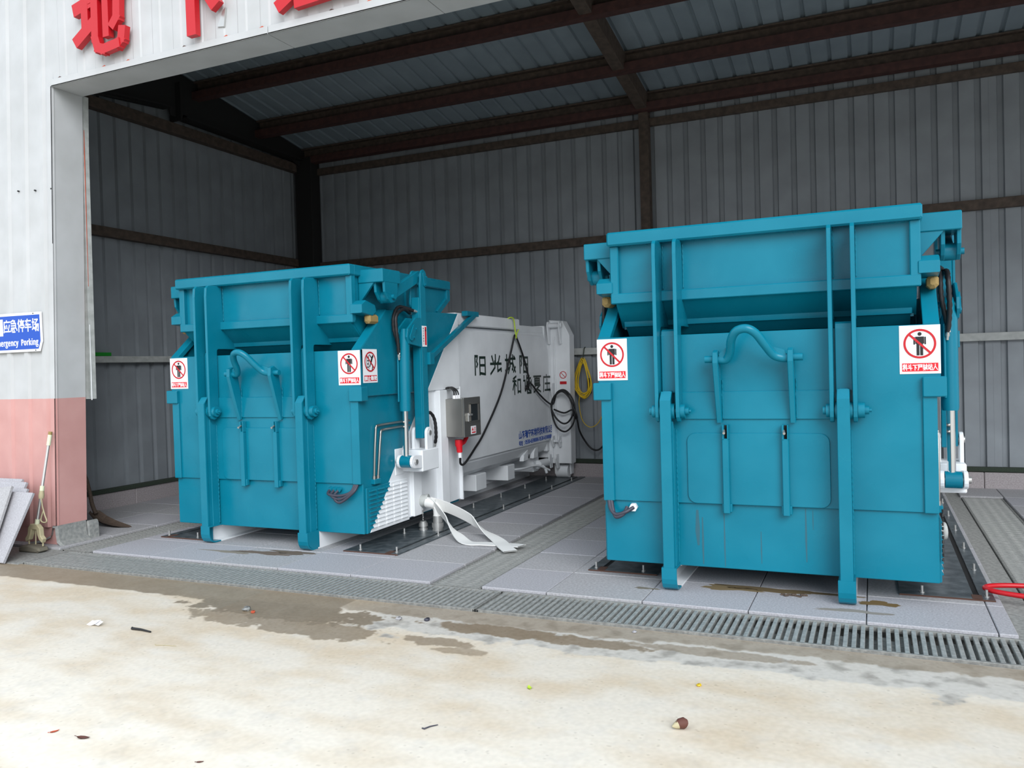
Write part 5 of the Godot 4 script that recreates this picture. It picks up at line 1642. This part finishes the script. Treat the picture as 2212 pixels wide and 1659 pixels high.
func stick(at: Vector3, length: float, r: float, turn: float, m: Material, label: String, called := "twig"):
	var s := Shape.new()
	s.tube([Vector3(-length / 2, r, 0), Vector3(-length * 0.4, r * 1.2, 0.012), Vector3(0, r * 1.4, 0), Vector3(length / 2, r, -0.006)], [r, r * 1.3, r, r * 0.7], 6)
	var o := obj(called, s, m)
	o.position = at
	o.rotation.y = turn
	tag(o, label, "twig", "twigs on the yard")

func build_litter():
	var y := -0.02
	leaf(Vector3(-3.30, y, -2.545), 0.034, 0.25, M.leaf, "dark red dry leaf on the pale concrete near the bottom left corner")
	leaf(Vector3(-3.49, y, -2.545), 0.022, 1.2, M.orange, "small orange dry leaf on the concrete, leftmost of the leaves")
	leaf(Vector3(-2.62, y, -2.56), 0.016, 0.6, M.leaf, "tiny brown leaf scrap near the bottom edge left of centre")
	leaf(Vector3(-1.62, y, -3.76), 0.028, 2.1, M.lime, "small yellow green sprig on the concrete in the middle of the yard")
	stick(Vector3(-4.33, y, -3.78), 0.19, 0.007, -0.15, M.rubber, "dark straight twig on the pale concrete left of centre")
	stick(Vector3(-1.87, y, -3.19), 0.075, 0.003, 0.75, M.cable_grey, "thin grey twig on the concrete below centre")
	stick(Vector3(-3.95, y, -3.62), 0.15, 0.002, 0.1, M.mop_beige, "very thin pale straw right of the dark straight twig")
	# scrap of white paper
	var s := Shape.new()
	s.prism(P([-0.06, -0.02, -0.02, -0.028, 0.01, -0.015, 0.055, -0.025, 0.06, 0.012, 0.03, 0.02, 0.0, 0.028, -0.03, 0.018, -0.05, 0.024]), Transform3D(Basis(Vector3(1, 0.08, 0).normalized(), Vector3(0, 0.45, -1).normalized(), Vector3(0, 1, 0.45).normalized()), Vector3(0, 0.014, 0)), 0.004, 0.001)
	s.prism(P([-0.03, -0.02, 0.03, -0.03, 0.02, 0.02, -0.02, 0.015]), Transform3D(Basis(Vector3(0.9, 0.3, 0).normalized(), Vector3(0.1, 0.3, -0.9).normalized(), Vector3(-0.3, 0.9, 0.3).normalized()), Vector3(0.01, 0.02, 0)), 0.003, 0.001)
	var o := obj("paper_scrap", s, M.board)
	o.position = Vector3(-4.73, y, -3.77)
	tag(o, "crumpled scrap of white paper on the concrete at left", "paper")
	# walnut-like shell
	s = Shape.new()
	s.tube([Vector3(-0.03, 0.02, 0.0), Vector3(-0.024, 0.021, 0.0), Vector3(-0.008, 0.023, 0.0), Vector3(0.012, 0.024, 0.0), Vector3(0.026, 0.022, 0.0), Vector3(0.032, 0.02, 0.0)], [0.004, 0.012, 0.022, 0.025, 0.016, 0.004], 14)
	var sh := obj("shell", s, M.leaf)
	sh.position = Vector3(-0.81, y, -3.565)
	sh.rotation.y = 0.6
	tag(sh, "small brown and white shell on the concrete in front of the right machine", "shell")
	s = Shape.new()
	s.tube([Vector3(-0.042, 0.014, 0.0), Vector3(-0.03, 0.016, 0.0), Vector3(-0.016, 0.020, 0.0), Vector3(-0.006, 0.021, 0.0)], [0.003, 0.012, 0.018, 0.018], 12)
	obj("pale_tip", s, M.mop_beige, sh)
	pebble(Vector3(-2.86, y, -4.52), 0.022, M.granite_b, "pale pebble beside the drain in front of the gap between the machines", "pebble", 3, "pebble", "pebbles near the drain")
	pebble(Vector3(-2.67, y, -4.56), 0.02, M.cable_grey, "dark pebble right of the pale one by the drain", "pebble", 4, "pebble", "pebbles near the drain")
	pebble(Vector3(-1.35, y, -4.76), 0.014, M.granite, "small white pebble against the front edge of the right drain grate", "pebble", 5, "pebble", "pebbles near the drain")
	pebble(Vector3(-0.83, y, -4.07), 0.013, M.yellow, "tiny yellow crumb on the concrete in front of the right machine", "crumb", 6, "crumb")
	pebble(Vector3(-3.98, y, -4.36), 0.03, M.lump, "small grey clump in the dark damp patch", "clump", 8, "dirt_clump", "small clumps in the damp patch")
	pebble(Vector3(-3.90, y, -4.33), 0.016, M.orange, "tiny red scrap in the dark damp patch", "scrap", 9, "red_scrap")
	# dark leafy clump on the slabs
	s = Shape.new()
	for i in 9:
		var x := -0.07 + 0.018 * i
		s.box(Vector3(x, 0.006 + 0.004 * sin(i * 2.0), 0.012 * sin(i * 3.1)), Vector3(0.03, 0.010, 0.02), 0.002, Transform3D(Basis(Vector3.UP, 0.5 * sin(i * 1.9)), Vector3.ZERO))
	var cl := obj("leaf_clump", s, M.spade)
	cl.position = Vector3(-0.52, 0.012, -5.735)
	tag(cl, "dark brown leafy clump on the slab under the right machine", "clump")

func _ready():
	setup_view()
	make_materials()
	make_glyphs()
	build_shell()
	build_floor()
	build_yard()
	build_drains()
	var zs := [2.44, 1.7, 0.95, 0.2, -0.55, -1.3, -2.05]
	base_plate(-6.52, -5.96, -6.42, zs, "dark steel track plate left of the left machine, its corner bolt showing")
	base_plate(-4.335, -3.775, -3.875, zs, "long dark steel track plate right of the left machine, under the white hose")
	base_plate(-2.05, -1.51, -1.95, zs, "dark steel track plate under the left side of the right machine")
	base_plate(0.127, 0.685, 0.585, zs, "dark steel track plate right of the right machine, under the red hose")
	var a := make_machine(Vector3(-5.235, 0.012, -6.03), true, "left teal and white waste compactor with dark lettering on its white side")
	left_machine_extras(a)
	var b := make_machine(Vector3(-0.735, 0.012, -5.75), false, "right teal waste compactor seen square on, nearest the camera")
	right_machine_extras(b)
	build_props()
